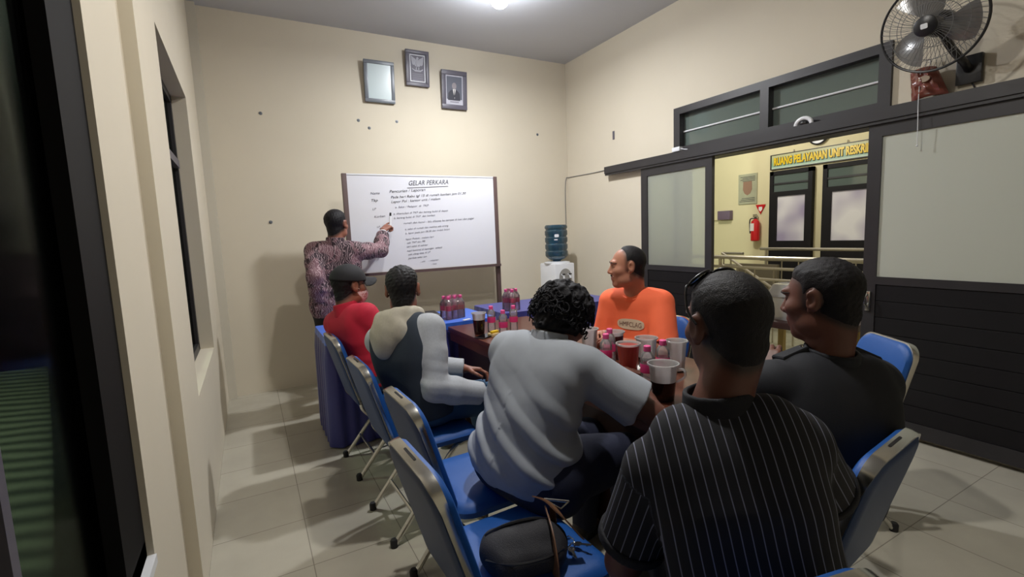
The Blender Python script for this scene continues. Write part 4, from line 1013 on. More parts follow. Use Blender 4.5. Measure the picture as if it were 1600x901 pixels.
def pictures():
    R = Matrix(((1, 0, 0, 0), (0, 0, -1, 0), (0, 1, 0, 0), (0, 0, 0, 1)))
    def fr(x0, x1, z0, z1, fw, fm, label):
        t = empty('picture_frame', ((x0+x1)/2, YB-.042, (z0+z1)/2), 0, label, 'picture'); t.rotation_euler = (math.radians(5), 0, 0); w, h = (x1-x0)/2, (z1-z0)/2
        b = MB()
        for (a, c, d, e) in ((-w, w, h-fw, h), (-w, w, -h, -h+fw), (-w, -w+fw, -h+fw, h-fw), (w-fw, w, -h+fw, h-fw)): b.box((a, -.012, d), (c, .022, e), bev=.004)
        b.build('frame', fm, t); return t, w-fw, h-fw
    t, w, h = fr(1.157, 1.457, 2.752, 3.147, .035, M['frame_slate'], 'picture in slate frame, its glass white with lamp glare, lowest left of three')
    b = MB(); b.box((-w, .0, -h), (w, .012, h)); b.build('print', mat('pale print', '#b9c6c8', .4, noise=.12, nscale=6), t, False)
    b = MB(); b.box((-w, -.006, -h), (w, -.003, h)); b.build('glass', mat('glossy picture glass', '#c3d2d4', .24, spec=1., coat=.8), t, False)
    t, w, h = fr(1.585, 1.833, 2.953, 3.300, .032, M['frame_grey'], 'topmost framed picture showing a spread winged eagle emblem')
    b = MB(); b.box((-w, .0, -h), (w, .012, h)); b.cur = 1
    for k in range(4): b.box((-.055, -.003, -.06-k*.018), (.055, .001, -.054-k*.018))
    b.build('print', [mat('slate grey print', '#5d5a66', .5, noise=.1, nscale=9), mat('grey print', '#7d7c88', .5)], t, False)
    b = MB(); i = .012
    for (a, c, d, e) in ((-w+i, w-i, h-i-.006, h-i), (-w+i, w-i, -h+i, -h+i+.006), (-w+i, -w+i+.006, -h+i, h-i), (w-i-.006, w-i, -h+i, h-i)): b.box((a, -.004, d), (c, .001, e))
    b.build('inner_line', M['white_pl'], t, False)
    b = MB(); pl = lambda pts, l=((0, 0), (.003, .0005)): b.pillow(pts, l, Matrix.Translation((0, .0, .045)) @ R)
    for s in (-1, 1):
        pl([(s*.008, .025), (s*.02, .045), (s*.045, .058), (s*.066, .075), (s*.064, .03), (s*.058, -.005), (s*.045, -.02), (s*.035, -.012), (s*.022, -.03), (s*.01, -.02)])
        pl([(s*.008, -.03), (s*.02, -.04), (s*.018, -.06), (s*.006, -.055)])
    pl([(-.014, .03), (-.01, .055), (.0, .066), (.010, .062), (.018, .05), (.008, .045), (.014, .03), (.014, -.03), (-.014, -.03)])
    pl([(-.016, .02), (.016, .02), (.016, -.01), (0, -.03), (-.016, -.01)], ((.003, 0), (.006, .001)))
    pl([(-.06, -.045), (-.03, -.062), (.03, -.062), (.06, -.045), (.058, -.058), (.03, -.077), (-.03, -.077), (-.058, -.058)], ((.001, 0), (.005, .0005)))
    b.build('eagle_emblem', mat('pale grey print', '#a3a3ad', .5), t, False)
    t, w, h = fr(1.963, 2.253, 2.757, 3.148, .046, M['frame_grey'], 'framed portrait of a person in a dark suit, right of the three pictures')
    b = MB(); b.box((-w, .0, -h), (w, .012, h)); b.build('print', mat('white mount', '#b9b8c2', .5), t, False)
    b = MB(); b.box((-w+.012, -.002, -h+.055), (w-.012, .001, h-.014)); b.build('portrait_backdrop', mat('slate backdrop', '#5b5e6a', .5), t, False)
    b = MB(); Q = Matrix.Translation((0, -.002, -.005)) @ R
    b.pillow([(-.075, -.10), (.065, -.10), (.06, -.03), (.04, -.005), (.012, .01), (-.018, .01), (-.05, -.005), (-.07, -.03)], ((0, 0), (.002, 0)), Q); b.build('portrait_suit', mat('dark suit print', '#33343e', .5), t, False)
    b = MB(); b.pillow([(-.003+.026*math.cos(a), .045+.034*math.sin(a)) for a in [2*PI*k/20 for k in range(20)]], ((0, 0), (.003, 0)), Q); b.build('portrait_face', mat('grey face print', '#8b8488', .5), t, False)
    b = MB(); b.pillow([(-.020, .012), (.014, .012), (.006, -.03), (.0, -.085), (-.012, -.03)], ((.002, 0), (.003, 0)), Q); b.build('portrait_shirt', M['paper'], t, False)
    b = MB(); b.pillow([(-.006, .008), (.001, .008), (.004, -.06), (-.002, -.075), (-.008, -.06)], ((.003, 0), (.004, 0)), Q); b.build('portrait_tie', M['ink_dark'], t, False)
    b = MB(); b.box((-.05, -.003, -h+.022), (.05, .001, -h+.034)); b.build('text_line', mat('grey caption', '#8a8993', .5), t, False)

def wall_fan():
    t = empty('wall_fan', (XB-.002, 1.19, 2.195), 0, 'black wall fan with round wire cage mounted above the right sliding door', 'fan')
    b = MB(); b.box((-.03, -.055, -.075), (0, .055, .075), bev=.004); b.build('wall_plate', M['black_pl'], t)
    b = MB(); b.tube(smooth_path([(-.03, .0, .0), (-.10, .0, .03), (-.17, .03, .10), (-.235, .055, .19)], 6), [.02]*18+[.024], 12); b.build('arm', M['black_pl'], t)
    # head: z axis of this matrix is the blowing direction
    zc = Vector((-.90, -.02, -.22)).normalized(); c = Vector((-.25, .062, .225)); x = Vector((0, 1, 0)); x = (x-zc*x.dot(zc)).normalized(); y = zc.cross(x)
    T = Matrix(((x.x, y.x, zc.x, c.x), (x.y, y.y, zc.y, c.y), (x.z, y.z, zc.z, c.z), (0, 0, 0, 1)))
    b = MB(); b.lathe([(.0, -.10), (.045, -.095), (.062, -.07), (.066, .0), (.05, .03), (.03, .035)], 24, T); b.build('motor', M['black_pl'], t)
    R = .228
    for nm, sg, h0, h1 in (('cage_front', 1, .085, .165), ('cage_back', -1, .085, .015)):
        b = MB(); n = 54
        for k in range(n):
            a = 2*PI*k/n; pts = []
            for q in (.19, .42, .66, .86, .97, 1.0):
                hh = h0+(h1-h0)*(1-q**3); a2 = a+.35*(1-q); pts.append(T @ Vector((R*q*math.cos(a2), R*q*math.sin(a2), hh)))
            b.tube(pts, .0011, 5, False)
        for q in (.2, .48, .75): b.tube([T @ Vector((R*q*math.cos(2*PI*k/40), R*q*math.sin(2*PI*k/40), h0+(h1-h0)*(1-q**3))) for k in range(40)], .0015, 5, closed=True)
        b.build(nm, M['grey_pl'], t)
    b = MB(); b.tube([T @ Vector((R*math.cos(2*PI*k/56), R*math.sin(2*PI*k/56), .085)) for k in range(56)], .0065, 8, closed=True); b.build('cage_ring', M['black_pl'], t)
    b = MB(); b.lathe([(.052, .155), (.05, .172), (.03, .180), (0, .181)], 24, T); hb = b.build('cage_badge', M['black_pl'], t)
    b = MB(); b.pillow(rrect(.03, .025, .005, 2), ((.181, 0), (.183, 0)), T); b.build('badge_label', M['white_pl'], hb)
    b = MB(); b.lathe([(.04, .04), (.042, .10), (.03, .12), (0, .122)], 24, T); b.build('blade_hub', M['black_pl'], t)
    bm = clear_mat('smoky blade plastic', '#8d8d90', .2, .05, 1.4, '#8b8c8e', .6)
    for k in range(3):
        b = MB(); vs = []; fs = []; nu, nv = 10, 8; a0 = 2*PI*k/3+.5
        for i in range(nu+1):
            r = .035+(R*.88-.035)*i/nu
            for j in range(nv+1):
                w = (j/nv-.5)*(1.25 if i > 1 else .9)*(1-.25*(i/nu)**3); a = a0+w+.35*i/nu
                vs.append(T @ Vector((r*math.cos(a), r*math.sin(a), .08+.032*math.sin(w*1.9))))
        for i in range(nu):
            for j in range(nv): fs.append((i*(nv+1)+j, i*(nv+1)+j+1, (i+1)*(nv+1)+j+1, (i+1)*(nv+1)+j))
        b.add(vs, fs); b.build('blade', bm, t)
    b = MB(); b.tube(smooth_path([(-.01, -.01, -.07), (-.015, -.025, -.10), (-.01, -.03, -.118)], 5), .004, 6); b.build('power_cord', M['black_pl'], t)
    # pull cord
    b = MB(); b.tube(smooth_path([(0, 0, .26), (.003, .004, .1), (0, 0, -.02), (.002, -.002, -.16)], 5), .0022, 6); b.ball((.002, -.002, -.165), .006, 6); o = b.build('pull_cord', M['white_pl']); o.location = (3.508, 1.385, 1.98); tag(o, 'thin white pull cord hanging below the red wrapper over the black header', 'cord')
    # red plastic packet hung on the wall
    b = MB(); n = 12; vs = []; fs = []; rnd = random.Random(5)
    for sd in (0, 1):
        for i in range(n+1):
            for j in range(n+1):
                u, v = i/n*2-1, j/n*2-1; e = max(0, 1-u**4)*max(0, 1-v**4)
                z = (.004+.028*e+.012*math.sin(7*u+3*v+sd)*math.cos(6*v-2*u)*e)*(1 if sd else -1)
                vs.append((z-.03, u*.075*(1-.18*v)+.02*v, v*.085-.015*u*u))
    m = (n+1)**2
    for sd in (0, 1):
        for i in range(n):
            for j in range(n): q = sd*m+i*(n+1)+j; fs.append((q, q+1, q+n+2, q+n+1))
    for i in range(n):
        for (p, q) in ((i*(n+1), (i+1)*(n+1)), (i*(n+1)+n, (i+1)*(n+1)+n), (i, i+1), (n*(n+1)+i, n*(n+1)+i+1)): fs.append((p, q, q+m, p+m))
    b.add(vs, fs); o = b.build('plastic_packet', mat('shiny brown red wrapper', '#7d4438', .22, coat=.5, noise=.25, nscale=14)); o.location = (3.565, 1.362, 2.175); tag(o, 'crumpled shiny brown red plastic packet hanging on the wall under the fan', 'packet')
    b = MB(); b.pillow([(.028*math.cos(a), .018*math.sin(a)) for a in [2*PI*k/20 for k in range(20)]], ((0, 0), (.003, .002)), Matrix(((0, 0, -1, -.066), (-1, 0, 0, 0), (0, 1, 0, .01), (0, 0, 0, 1)))); b.build('packet_label', M['bone'], o)
    b = MB(); b.lathe([(.003, .10), (.006, .12)], 8); b.tube([(-.03, .02, .07), (-.01, .01, .11), (.03, .01, .12)], .002, 6); b.build('hanging_string', M['paper'], o)

def small_wall_things():
    t = empty('door_sensor', (3.52, 3.20, 2.078), 0, 'small white box sitting on the black door track below the transom corner', 'sensor')
    b = MB(); b.box((-.02, -.045, 0), (.03, .045, .04), bev=.008); b.build('housing', M['white_pl'], t)
    b = MB(); b.tube([(0, -.045, .02), (-.005, -.085, .008), (0, -.12, .002)], .004, 6); b.build('lead', M['white_pl'], t)
    t = empty('door_chime', (3.525, 2.06, 2.078), 0, 'white and black curved gadget on the door track above the doorway', 'sensor')
    b = MB(); b.tube([(0, .055*math.cos(a), .045*math.sin(a)) for a in [PI*k/12 for k in range(13)]], .014, 10); b.build('housing', M['white_pl'], t)
    b = MB(); b.ball((0, 0, .012), (.015, .03, .018), 8); b.build('lens', M['black_pl'], t)
    t = empty('wall_cable', (0, 0, 0), 0, 'thin grey cable running from the door track to the corner and down the back wall', 'cable')
    b = MB(); b.tube(smooth_path([(3.59, 4.24, 2.06), (3.592, 4.5, 2.055), (3.592, 4.98, 2.06), (3.57, 5.012, 2.05), (3.55, 5.013, 1.9), (3.548, 5.013, 1.48)], 6), .004, 6); b.build('cord', M['grey_pl'], t)
    t = empty('ceiling_lamp', (1.98, 3.64, ZC), 0, 'bright round lamp on the ceiling', 'lamp')
    b = MB(); b.lathe([(.075, 0), (.075, -.02), (.04, -.03), (.025, -.06)], 24); b.build('lamp_base', M['white_pl'], t)
    b = MB(); b.ball((0, 0, -.12), (.08, .08, .08), 14); b.build('lamp_bulb', M['lampglow'], t)
    t = empty('ceiling_lamp', (1.05, 1.55, ZC), 0, 'second ceiling lamp above the near end of the meeting table', 'lamp')
    b = MB(); b.lathe([(.075, 0), (.075, -.02), (.04, -.03), (.025, -.06)], 24); b.build('lamp_base', M['white_pl'], t)
    b = MB(); b.ball((0, 0, -.12), (.08, .08, .08), 14); b.build('lamp_bulb', M['lampglow2'], t)

# ------------------------------------------------------------------ things on the tables
def make_bottle(loc, label, group):
    t = empty('water_bottle', loc, 0, label, 'bottle', group)
    b = MB(); b.lathe([(.024, 0), (.028, .005), (.028, .05), (.0265, .055), (.028, .06), (.028, .105), (.027, .112), (.0285, .118), (.027, .135), (.017, .152), (.012, .158), (.012, .166)], 20); b.build('bottle_shell', M['bottle'], t)
    b = MB(); b.lathe([(.0286, .068), (.0289, .07), (.0289, .103), (.0286, .105)], 20, close=False); b.build('label_band', M['pink_label'], t)
    b = MB(); b.lathe([(.0145, .156), (.0148, .16), (.0148, .176), (.012, .179), (0, .179)], 20); b.build('cap', M['pink_pl'], t)
    return t
def make_cup(loc, label, fill, dm, rz=0., group='plastic cups on the wooden table', handle=True, wide=1.0):
    t = empty('plastic_cup', loc, rz, label, 'cup', group); h = .145; r0, r1 = .033*wide, .046*wide
    b = MB(); b.lathe([(r0-.004, 0), (r0, .003), (r1-.002, h-.008), (r1+.005, h-.006), (r1+.005, h), (r1-.001, h), (r1-.004, h-.008), (r0-.0015, .006), (0, .006)], 24); b.build('cup_wall', M['cup'], t)
    e = r0+(r1-.002-r0)*(h*fill-.003)/(h-.011)+.0006; b = MB(); b.lathe([(r0+.0006, .003), (e, h*fill), (0, h*fill)], 24); b.build('drink', dm, t)
    if handle:
        b = MB(); b.tube(smooth_path([(r1-.004, 0, h*.82), (r1+.022, 0, h*.80), (r1+.026, 0, h*.62), (r1-.006, 0, h*.47)], 5), .0045, 8); b.build('handle', M['cup'], t)
    return t
def tableware():
    bot = [((1.405, 2.885), 'far wooden table bottle at the back, beside the tall cup of dark drink', 'pink capped water bottles on the far end of the table'),
           ((1.385, 2.675), 'pink capped bottle nearest the yellow lighter', None), ((1.53, 2.80), 'pink capped bottle standing right of its two neighbours, before the shadow toned cloth', None),
           ((1.425, 1.72), 'pink capped bottle against the grey sleeve, left of the red tea', None), ((1.515, 1.80), 'pink capped bottle behind the red tea, in front of the orange shirt', None),
           ((1.405, 1.435), 'pink capped bottle between the red tea and the handled cup', None), ((1.53, 1.47), 'pink capped bottle half hidden by the striped man\'s face', None)]
    g1, g2 = 'water bottles at the far end of the wooden table', 'water bottles at the near end of the wooden table'
    first = make_bottle((*bot[0][0], TZ), bot[0][1], g1)
    for i, (p, lab, _) in enumerate(bot[1:]): dup(first, (*p, TZ), None, lab, g1 if i < 2 else g2)
    # two shrink wrapped packs on the cloth
    for (px, py, pz, rz, n, nm) in ((1.37, 3.50, .757, .3, (3, 2), 'left'), (1.885, 3.48, .764, .5, (2, 2), 'right')):
        lab = 'bottle inside the shrink wrapped pack on the bright blue cloth' if nm == 'left' else 'bottle inside the shrink wrapped pack on the shadow toned cloth'
        c, s = math.cos(rz), math.sin(rz)
        for i in range(n[0]):
            for j in range(n[1]):
                x = (i-(n[0]-1)/2)*.058; y = (j-(n[1]-1)/2)*.058; dup(first, (px+c*x-s*y, py+s*x+c*y, pz), None, lab, 'bottles in the '+nm+' shrink wrapped pack')
        b = MB(); w, l = n[0]*.058+.006, n[1]*.058+.006; lv = ((0, .0), (.12, 0), (.155, .018), (.182, .03)); b.pillow(rrect(w, l, .027, 5), lv, Matrix.Identity(4))
        o = b.build('shrink_wrap', M['wrap'], None, True, (px, py, pz+.0005)); o.rotation_euler = (0, 0, rz)
        tag(o, 'clear pink shrink wrap around the water bottles on the bright blue cloth' if nm == 'left' else 'clear pink shrink wrap around the bottles on the shadow toned cloth', 'wrapper')
    make_cup((1.31, 2.88, TZ), 'tall cup of dark drink at the far end of the table, beside the yellow lighter', .68, M['cola'], 2.2, handle=False)
    make_cup((1.352, 1.298, TZ), 'nearest cup, handled, half full of dark drink', .53, M['cola'], -.6, wide=1.2)
    make_cup((1.475, 1.625, TZ), 'cup filled to the brim with red tea', .93, M['tea'], 2.5, handle=False, wide=1.12)
    make_cup((1.62, 1.66, TZ), 'cloudy cup with a little dark drink, behind the red tea', .36, M['cola'], .6, handle=False, wide=1.08)
    make_cup((1.60, 1.86, TZ), 'cup of dark red drink between two bottles, by the orange man\'s arm', .86, mat('dark tea', '#4a1d1f', .2), .5, handle=False)
    make_cup((1.545, 2.0, TZ), 'nearly empty cloudy cup beside the curly haired man\'s face', .22, M['cola'], .5, handle=False)
    make_cup((1.68, 1.53, TZ), 'cloudy empty cup half hidden behind the striped man\'s face', .05, M['cola'], .5, handle=False)
    # cigarette pack, lighter, phone
    b = MB(); b.box((-.043, -.028, 0), (.043, .028, .02), bev=.003); o = b.build('cigarette_pack', mat('cream card', '#cdb98a', .5), None, True, (1.37, 2.765, TZ)); o.rotation_euler = (0, 0, .15); tag(o, 'flat cream cigarette pack under the yellow lighter', 'box')
    t = empty('lighter', (1.365, 2.76, TZ+.021), .3, 'yellow cigarette lighter lying on a flat pack at the far end of the table', 'lighter')
    b = MB(); b.box((-.035, -.011, 0), (.025, .011, .016), bev=.005); b.build('lighter_body', M['yellow'], t)
    b = MB(); b.box((.025, -.010, .001), (.042, .010, .015), bev=.003); b.build('lighter_head', M['chrome'], t)
    b = MB(); b.box((-.075, -.037, 0), (.075, .037, .009), bev=.004); o = b.build('smartphone', M['black_pl'], None, True, (1.305, 2.775, TZ)); o.rotation_euler = (0, 0, .5); tag(o, 'black phone lying on the far table corner next to the lighter', 'phone')
    b = MB(); b.box((-.07, -.036, .0085), (.07, .036, .0095)); b.build('screen', mat('black screen', '#0c0c10', .08), o, False)
    # on the blue cloth
    t = empty('laptop', (1.15, 3.72, .757), -.12, 'closed black laptop on the bright blue cloth behind the seated men', 'laptop')
    b = MB(); b.box((-.17, -.12, 0), (.17, .12, .018), bev=.005); b.build('laptop_base', M['black_pl'], t)
    b = MB(); b.box((-.17, -.12, .019), (.17, .12, .027), bev=.004); b.build('laptop_lid', M['black_pl'], t)
    for i, (x, y, r) in enumerate(((1.06, 3.52, .3), (1.02, 3.44, -.25))):
        b = MB(); n = 8; vs = [((u/n-.5)*.16, (v/n-.5)*.21, .002+.006*abs(math.sin(u*.9+v*.5))) for u in range(n+1) for v in range(n+1)]; fs = [(u*(n+1)+v, u*(n+1)+v+1, (u+1)*(n+1)+v+1, (u+1)*(n+1)+v) for u in range(n) for v in range(n)]
        b.add(vs, fs); o = b.build('paper_sheet', M['paper'], None, True, (x, y, .757+.003*i)); o.rotation_euler = (0, 0, r); tag(o, ['crumpled white paper beside the black laptop', 'white paper sheet nearest the hooded man\'s shoulder'][i], 'paper', 'papers on the bright blue cloth')
    t = empty('glass_tumbler', (1.205, 3.44, .757), 0, 'short clear tub on the blue cloth left of the bottle pack', 'tub')
    b = MB(); b.lathe([(.03, 0), (.033, .002), (.036, .045), (.034, .045), (.031, .006), (0, .006)], 20); b.build('tumbler_wall', M['cup'], t)
    b = MB(); b.lathe([(.037, .044), (.037, .052), (0, .053)], 20); b.build('tumbler_lid', M['bottle'], t)
    b = MB(); b.box((-.035, -.012, 0), (.035, .012, .008), bev=.003); o = b.build('correction_tape', M['white_pl'], None, True, (1.415, 3.335, .757)); o.rotation_euler = (0, 0, .35); tag(o, 'small white stick lying at the front edge of the bright blue cloth', 'eraser')
    b = MB(); b.add([(0, 0, 0), (.09, .01, .001), (.05, .06, .001), (0, 0, .003), (.09, .01, .004), (.05, .06, .004)], [(0, 1, 2), (3, 5, 4), (0, 3, 4, 1), (1, 4, 5, 2), (2, 5, 3, 0)]); o = b.build('paper_scrap', M['paper'], None, False, (2.10, 3.55, .7645)); tag(o, 'tiny white triangular paper scrap on the shadow toned cloth', 'paper')
    for i, (x, y, r) in enumerate(((1.59, 1.72, .7), (1.61, 1.62, 1.6))):
        b = MB(); b.box((-.05, -.035, 0), (.05, .035, .003)); o = b.build('paper_napkin', M['paper'], None, False, (1.55+.05*i, 1.70-.07*i-.02, TZ+.0005+.0032*i)); o.rotation_euler = (0, 0, r); tag(o, ['white paper on the table behind the red tea', 'white slip on the table beside the red tea cup'][i], 'paper', 'white slips among the cups')
    # phone in the orange man's hand is built with him

def bag():
    t = empty('sling_bag', (.645, 1.10, .473), math.radians(-12), 'charcoal canvas sling bag with tan strap lying on the nearest left chair', 'bag')
    F = Field(); S = V3(1, 1, 1)
    F.u(cone((-.115, .0, .046), (.035, -.005, .050), .050, .052), .02).u(cone((-.105, .045, .038), (.03, .035, .040), .042, .040), .04).u(cone((-.10, -.045, .035), (.025, -.05, .036), .038, .038), .04).u(cone((-.08, .0, .075), (.01, -.005, .080), .030, .030), .03)
    F.disp(lambda P: .004*fbm(P, 45, 2, 2)); F.cut(plane((0, 0, .001), (0, 0, -1)))
    v, q = surf(F, (-.22, -.17, -.02), (.2, .17, .15), .005); np_obj('bag_body', v, q, M['canvas'], t)
    b = MB(); b.tube(smooth_path([(-.14, .03, .085), (-.08, .018, .112), (.0, .01, .118), (.05, .01, .10)], 6), .005, 6); b.build('zipper', M['black_pl'], t)
    b = MB(); b.tube(smooth_path([(-.155, -.03, .055), (-.09, -.082, .062), (.0, -.088, .064), (.06, -.06, .06)], 6), .004, 6); b.build('piping', M['black_pl'], t)
    def strap(pts, nrmls, w, name, m):
        b = MB(); pts = smooth_path(pts, 6); vs = []; fs = []; N = len(pts)
        for i, p in enumerate(pts):
            d = (pts[min(i+1, N-1)]-pts[max(i-1, 0)]).normalized(); s = d.cross(Vector(nrmls)).normalized(); nn = s.cross(d)
            for (a, c) in ((-1, -1), (1, -1), (1, 1), (-1, 1)): vs.append(p+s*a*w/2+nn*c*.0018)
        for i in range(N-1):
            for k in range(4): fs.append((i*4+k, i*4+(k+1) % 4, (i+1)*4+(k+1) % 4, (i+1)*4+k))
        fs += [(0, 3, 2, 1), tuple((N-1)*4+k for k in range(4))]; b.add(vs, fs); return b.build(name, m, t, True)
    strap([(.02, -.098, .004), (.022, -.096, .05), (.030, -.055, .098), (.04, .0, .112), (.055, .05, .10), (.07, .075, .06)], (1, 0, .15), .042, 'strap_loop', M['leather'])
    strap([(.030, .088, .135), (.052, .045, .140), (.075, -.005, .122), (.105, -.025, .085), (.128, -.035, .055)], (.5, .3, 1), .024, 'strap_end', M['leather'])
    strap([(.065, .03, .12), (.068, .035, .07), (.07, .04, .01)], (1, .2, .1), .03, 'strap_tab', M['leather'])
    b = MB(); b.tube([(.06, .09, .12), (.135, .075, .105)], .004, 8); b.tube([(.06, .09, .12), (.10, .055, .10), (.135, .075, .105)], .003, 6); b.build('buckle', M['chrome'], t)
    k = empty('key_bunch', (.756, 1.100, .474), .4, 'bunch of silver keys beside the sling bag on the blue seat', 'keys')
    b = MB(); b.tube([(.018*math.cos(2*PI*i/20), .018*math.sin(2*PI*i/20), .012+.006*math.sin(i)) for i in range(20)], .0018, 6, closed=True); b.build('key_ring', M['chrome'], k)
    for i, a in enumerate((-2.3, -1.4, 2.7)):
        b = MB(); mm = Matrix.Rotation(a, 4, 'Z') @ Matrix.Translation((.018, 0, .004+.004*i)) @ Matrix.Rotation(-.15*i-.05, 4, 'Y'); b.pillow(rrect(.024, .022, .008, 4), ((0, .001), (.0022, .001)), mm @ Matrix.Translation((.012, 0, .002))); b.box((.022, -.004, .002), (.055, .004, .0042), mm); b.box((.04, -.007, .002), (.046, 0, .0042), mm); b.build('key', M['chrome'], k)

def seat_legs(P, hd, fwd=.42, spread=.10, z=.09, splay=0.):
    a = math.radians(hd); f = V3(math.cos(a), math.sin(a), 0); r = V3(math.sin(a), -math.cos(a), 0); P = np.asarray(P, float)
    g = V3(P[0], P[1], z)
    return {'L': (g+f*fwd-r*(spread+splay), f+V3(0, 0, 1.)), 'R': (g+f*fwd+r*(spread+splay), f+V3(0, 0, 1.))}
def offset_to(base, pts): return [Vector(np.asarray(p)-base) for p in pts]

def person_stripe():
    P = (.870, .565, .575)
    g = Figure(pelvis=P, neck=(.876, .680, .998), head=(.925, .702, 1.178), hips=58, chest=52, head_frame=(73, 6, -4), sh=.146, shrugL=(0, 0, -.070), shrugR=(0, 0, -.045), fat=.93, nk=.98, belly=.012, bow=.035, arm_r=1.08,
        arms={'L': ((.94, .98, .66), (-.55, -.12, -.85)), 'R': ((1.27, .84, .66), (.5, -.7, -.6))}, legs=seat_legs(P, 58, .40, .13),
        hands={'L': dict(palm=(.2, 0, -1), curl=(25, 28, 30, 34)), 'R': dict(palm=(0, .2, -1), curl=(25, 28, 30, 34))})
    o = g.make('person with sunglasses on cropped hair in a dark pinstriped polo shirt', M['skin_b'])
    g.hair(off=.008, amp=.0012, fr=500); g.trousers(M['blackpants']); g.shoes()
    sh, sl = g.garment('striped_shirt', M['stripe'], .020, hem=-.03, sleeve=.36, attr=True, seed=2, sl_off=.010)
    g.ring('shirt_collar', M['ribknit'], .074, .0055, -.022, .055, .12, .30)
    g.ring('collar_piping', M['hoodie'], .0805, .0025, -.020, -.013, .12, .30)
    g.cuff(sl, M['ribknit'], w=.013, th=.005, r=.0765)
    # sunglasses pushed up on the head
    t = empty('sunglasses', tuple(g.hp(0, .04, .13)), 0, 'black framed sunglasses pushed up on top of the striped man\'s head', 'sunglasses'); B = g.hp(0, .04, .13)
    def pt(x, y, z): return Vector(g.hp(x, y, z)-B)
    zz = lambda x, y: .047+.083*math.sqrt(max(.04, 1-(x*.78/.0745)**2-((y+.016)/.094)**2))
    for s in (-1, 1):
        b = MB(); b.tube(smooth_path([pt(s*.060, .030, zz(.060, .030)), pt(s*.074, .020, .092), pt(s*.086, .008, .062), pt(s*.089, -.004, .036), pt(s*.086, -.022, .014)], 6), .0028, 8); b.build('temple', M['black_pl'], t)
        b = MB(); c = [pt(s*(.034+.026*math.cos(a)), .030+.021*math.sin(a), zz(.034+.026*math.cos(a), .030+.021*math.sin(a))) for a in [2*PI*k/24 for k in range(24)]]; b.tube(c, .003, 8, closed=True); b.build('rim', M['black_pl'], t)
        b = MB(); b.add(c, [tuple(range(24))]); b.build('lens', mat('dark lens', '#15151a', .08, coat=.5), t, False)
    b = MB(); b.tube([pt(-.009, .036, zz(.009, .036)), pt(0, .036, zz(0, .036)+.003), pt(.009, .036, zz(.009, .036))], .003, 8); b.build('bridge', M['black_pl'], t)

def person_navy():
    P = (1.435, .750, .575)
    g = Figure(pelvis=P, neck=(1.480, .775, .968), head=(1.474, .800, 1.168), hips=92, chest=72, head_frame=(100, 8, 2), sh=.168, fat=1.1, belly=.02, bow=.03,
        arms={'L': ((1.505, .970, .892), (-.6, .3, -1)), 'R': ((1.62, 1.10, .775), (.8, -.2, -.4))}, legs=seat_legs(P, 90, .40, .12),
        hands={'L': dict(dir=(.45, .35, .55), palm=(.5, .2, -.6), curl=(40, 45, 50, 50)), 'R': dict(palm=(0, 0, -1), dir=(-.5, .8, 0), curl=(12, 14, 16, 18))})
    o = g.make('person in a dark navy shirt with shoulder tabs, head turned left, before the doorway', M['skin_b'])
    g.hair(off=.011); g.trousers(M['blackpants']); g.shoes()
    g.garment('navy_shirt', M['navy'], .024, hem=-.04, sleeve=.92, seed=4, sl_off=.016)
    g.ring('shirt_collar', M['navy'], .076, .006, -.01, .070, .15)
    for q in 'LR':
        a = g.N+(g.sj[q]-g.N)*.42+g.up*.082; c = g.sj[q]+g.up*.078; d = nrm(c-a); w = nrm(np.cross(d, g.up)); n = np.cross(w, d); b = MB()
        R = Matrix(((d[0], w[0], n[0], 0), (d[1], w[1], n[1], 0), (d[2], w[2], n[2], 0), (0, 0, 0, 1))); L = float(np.linalg.norm(c-a))
        mm = Matrix.Translation(Vector(a-g.base)) @ R
        b.pillow([(0, 0), (.012, -.018), (L, -.024), (L, .024), (.012, .018)], ((-.012, 0), (.004, 0), (.008, .003)), mm); e = b.build('shoulder_tab', M['navy'], o)
        b = MB(); b.lathe([(.007, .007), (.006, .0115), (0, .012)], 12, mm @ Matrix.Translation((.018, 0, 0))); b.build('tab_button', M['chrome'], e)

